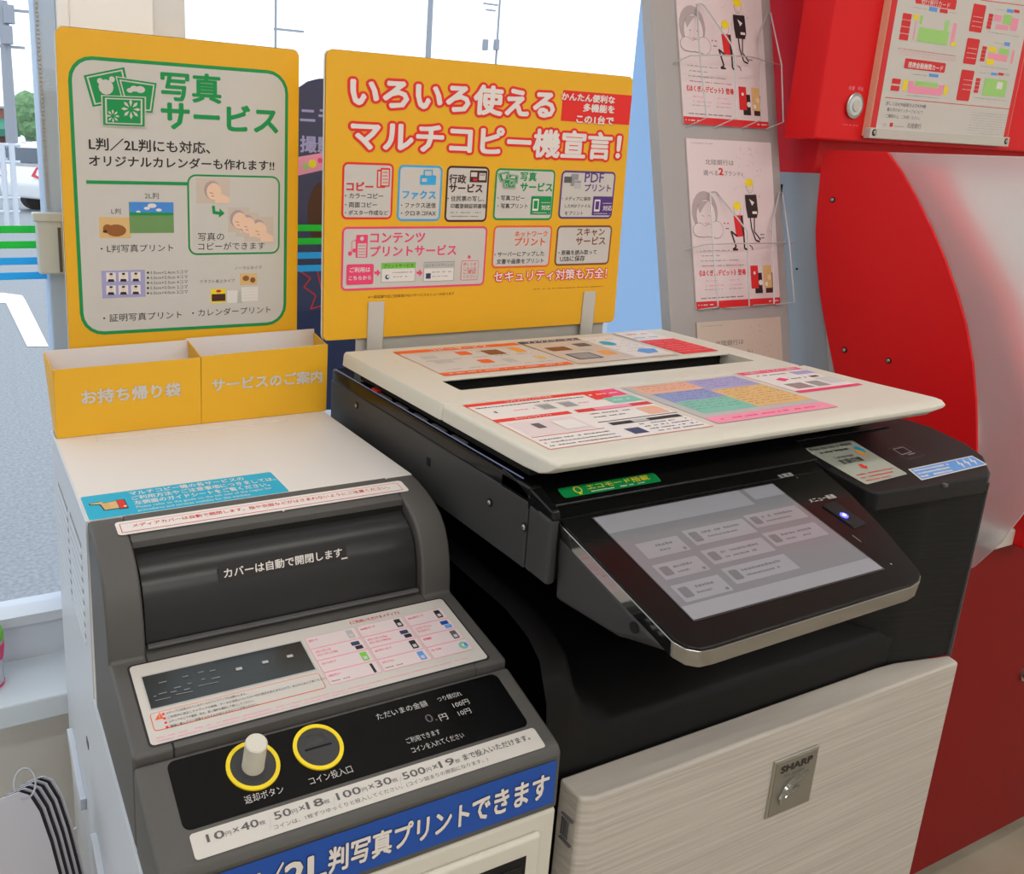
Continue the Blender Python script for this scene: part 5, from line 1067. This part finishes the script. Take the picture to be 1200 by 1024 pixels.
for (u0, v0, u1, v1, c) in ((420, 68, 476, 50, 'lblue'), (488, 78, 542, 62, 'dred'), (322, 122, 360, 95, 'yellow'), (360, 150, 385, 100, 'lgreen'), (345, 260, 550, 200, 'lgreen'), (515, 195, 552, 130, 'lgreen'), (318, 250, 345, 135, 'lpink'), (555, 270, 600, 150, 'lpink'), (560, 290, 595, 268, 'yellow'),
    (420, 483, 483, 470, 'lblue'), (250, 570, 290, 505, 'yellow'), (290, 545, 330, 515, 'lpink'), (330, 545, 480, 525, 'lgreen'), (285, 585, 510, 560, 'lpink'), (480, 560, 520, 540, 'lpink'), (510, 600, 545, 540, 'yellow'),
    (912, 76, 956, 62, 'lblue'), (957, 78, 995, 66, 'dred'), (830, 130, 885, 100, 'lpink'), (885, 150, 950, 100, 'lgreen'), (930, 190, 990, 120, 'lpink'), (840, 180, 925, 165, 'lpink'),
    (895, 288, 935, 270, 'lblue'), (795, 325, 850, 300, 'yellow'), (860, 345, 930, 312, 'lgreen'), (790, 375, 920, 350, 'lpink'), (935, 400, 965, 320, 'lpink'), (780, 405, 835, 375, 'yellow'),
    (812, 473, 855, 462, 'lblue'), (857, 475, 895, 463, 'dred'), (897, 478, 932, 466, 'lgrey'), (755, 600, 920, 510, 'lgreen'), (845, 560, 890, 520, 'white')): er(u0, v0, u1, v1, c, 4 if c != 'white' else 5)
for i in range(4): er(252-7*i, 120+43*i, 315-7*i, 90+43*i, 'dred', 4, .001)
for i in range(2): er(185-8*i, 527+44*i, 245-8*i, 500+44*i, 'dred', 4, .001)
er(262, 430, 530, 400, 'dred', 4, .003); pr.text('提携金融機関カード', E_(287, 425), E_(505, 414), 'white', 5, .02)
for (u0, v0, u1, v1) in ((672, 196, 785, 36), (635, 400, 745, 250), (592, 632, 710, 448)): er(u0, v0, u1, v1, 'dred', 4, .003)
for (u, v) in ((700, 100), (665, 300), (640, 500)):
    for i in range(3): pr.dashes(E_(u-5*i, v+6+30*i), E_(u+60-5*i, v-4+30*i), 'white', 5, i, .95)
for j, (u, v) in enumerate(((797, 100), (757, 305), (717, 505))):
    for i in range(4): er(u-5*i, v+8+24*i, u+32-5*i, v-10+24*i, 'dred', 4, .0006)
for i in range(3): pr.dashes(E_(225, 308+17*i), E_(590, 318+17*i), 'lpink' if i else 'dred', 3, i, .9)
for (u0, v0, u1, v1) in ((310, 42, 410, 44), (550, 76, 600, 74), (310, 466, 410, 470), (790, 200, 990, 200), (745, 415, 920, 428), (705, 615, 910, 645), (840, 56, 905, 62), (830, 268, 890, 272), (740, 456, 805, 462), (280, 600, 480, 615)): pr.dashes(E_(u0, v0+4), E_(u1, v1-2), 'grey', 3, int(u0), .8)
pr.line([E_(145, 615), E_(940, 690)], 'dred', 3, .0012); pr.line([E_(745, 0), E_(1100, 45)], 'dred', 3, .0012)
pr.text('詳しくはATM画面およびATM横', E_(148, 664), E_(400, 660), 'dgrey', 3, 0); pr.text('備え付けのインターフォンにて', E_(155, 702), E_(382, 698), 'dgrey', 3, 0); pr.text('ご確認の上、ご利用ください。', E_(148, 742), E_(362, 738), 'dgrey', 3, 0)
er(130, 795, 155, 778, 'lgrey'); er(172, 800, 196, 775, 'dred', 3, .002); pr.dashes(E_(202, 800), E_(262, 787), 'grey', 3, 1, .95); pr.text('北陸銀行', E_(282, 808), E_(370, 800), 'dgrey', 3, 0)
for i in range(9): pr.dashes(E_(690-4*i, 712+16*i), E_(925-4*i, 722+16*i), 'grey', 3, 200+i, .8, .4)
tag(pr.build('poster_print', po_), 'tables in red, green, pink and yellow')
# frosted side screen with the red plate
fm = bpy.data.materials.new('frosted_acrylic'); fm.use_nodes = True; b = fm.node_tree.nodes['Principled BSDF']
b.inputs['Base Color'].default_value = (.95, .97, 1, 1); b.inputs['Roughness'].default_value = .42; b.inputs['Transmission Weight'].default_value = .8; b.inputs['IOR'].default_value = 1.25
MATS['frosted_acrylic'] = fm
XP = .950
def P_(u, v, x=XP): q = at_x(u, v, x); return (q.y, q.z)
frost = [P_(1030, 178), P_(1200, 183.5), (-.10, 1.318), (-.118, 1.25), (-.125, 1.17), (-.124, 1.09), (-.113, 1.01), (-.09, .935), (-.055, .87), (0, .825), P_(1200, 600), P_(1170, 638), P_(1140, 665), (.14, .640), (.25, .63), (.36, .70), (.42, .80), P_(985, 430), P_(975, 178)]
MB().prism_x(frost, XP, XP+.006, 'frosted_acrylic').build('frosted_screen', at, .0012)
plate = [P_(967, 176), P_(1042, 178), P_(1058, 200), P_(1075, 230), P_(1094, 268), P_(1110, 305), P_(1124, 345), P_(1134, 380), P_(1142, 425), P_(1146, 470), P_(1147, 535), P_(1140, 600), P_(1125, 660), (.20, .64), (.30, .66), P_(1005, 520), P_(980, 435), P_(970, 385), P_(963, 345), P_(959, 300), P_(958, 270), P_(960, 240), P_(963.5, 205)]
MB().prism_x(plate, XP-.006, XP-.0005, 'atm_red').build('red_plate', at, .0008)
for u, v in ((976, 234), (990, 410), (1041.5, 422.5)):
    y, z = P_(u, v, XP-.006); screw(at, (XP-.0062, y, z), (-1, 0, 0), .0040)
# parts of the machine seen blurred through the frosted screen
ar = [(XA+.10, .34, 1.30), (XA+.10, .25, 1.16), (XA+.10, .16, .98), (XA+.10, .12, .80), (XA+.10, .12, .70)]
MB().hexa([(XA+.10, y, z) for y, z in ((.44, 1.30), (.36, 1.30), (.20, 1.10), (.10, .90), (.08, .70), (.18, .70), (.19, .88), (.30, 1.10))], [(XA+.16, y, z) for y, z in ((.44, 1.30), (.36, 1.30), (.20, 1.10), (.10, .90), (.08, .70), (.18, .70), (.19, .88), (.30, 1.10))], 'atm_red').build('curved_side_arm', at, .006)
c = at_x(1200, 790, XA-.0) if False else at_y(1199, 790, .119); MB().tube([(c.x, .121, c.z), (c.x, .115, c.z)], .012, 'steel', 20).tube([(c.x, .116, c.z), (c.x, .112, c.z)], .006, 'dark_hole', 14).build('lock', at)
# ================================================================== GUIDE SHEETS hanging beside the cabinet
gs = thing('guide_sheets', 'bundle of laminated guide sheets on a ring hanging at the cabinet side', 'leaflet', (-.43, .22, .45), )
YG = .30
for i in range(9):
    d = .0035*(8-i)
    pts = [at_y(u, v, YG) for u, v in ((-30, 940), (5, 914), (24, 907), (36, 911), (48, 930), (60, 965), (72, 1010), (84, 1060), (-30, 1060))]
    o = MB().hexa([(p.x+.0034*i-.004, YG-d, p.z-.0012*i) for p in pts], [(p.x+.0034*i-.004, YG-d-.0012, p.z-.0012*i) for p in pts], 'laminate' if i % 2 == 0 else 'print_black').build('laminated_sheet', gs)
c = at_y(30, 925, YG-.03)
MB().tube([(c.x+.011*math.cos(t), c.y+.010*math.sin(t)+.01, c.z+.012*math.sin(t)) for t in [2*math.pi*i/24 for i in range(24)]], .0011, 'lgrey_cord', 6, closed=True).build('plastic_ring', gs, smooth=True)
# grey plate hanging behind the sheets, beside the cabinet
p = [at_y(u, v, .40) for u, v in ((72, 985), (90, 970), (92, 1040), (74, 1040))]
o = MB().hexa([(q.x, .40, q.z) for q in p], [(q.x, .404, q.z) for q in p], 'clip_grey').build('hanging_card')
tag(o, 'small grey card hanging between the guide sheets and the cabinet', 'card')
for o in list(bpy.data.objects):
    if o.name == 'lettering': bpy.data.objects.remove(o)
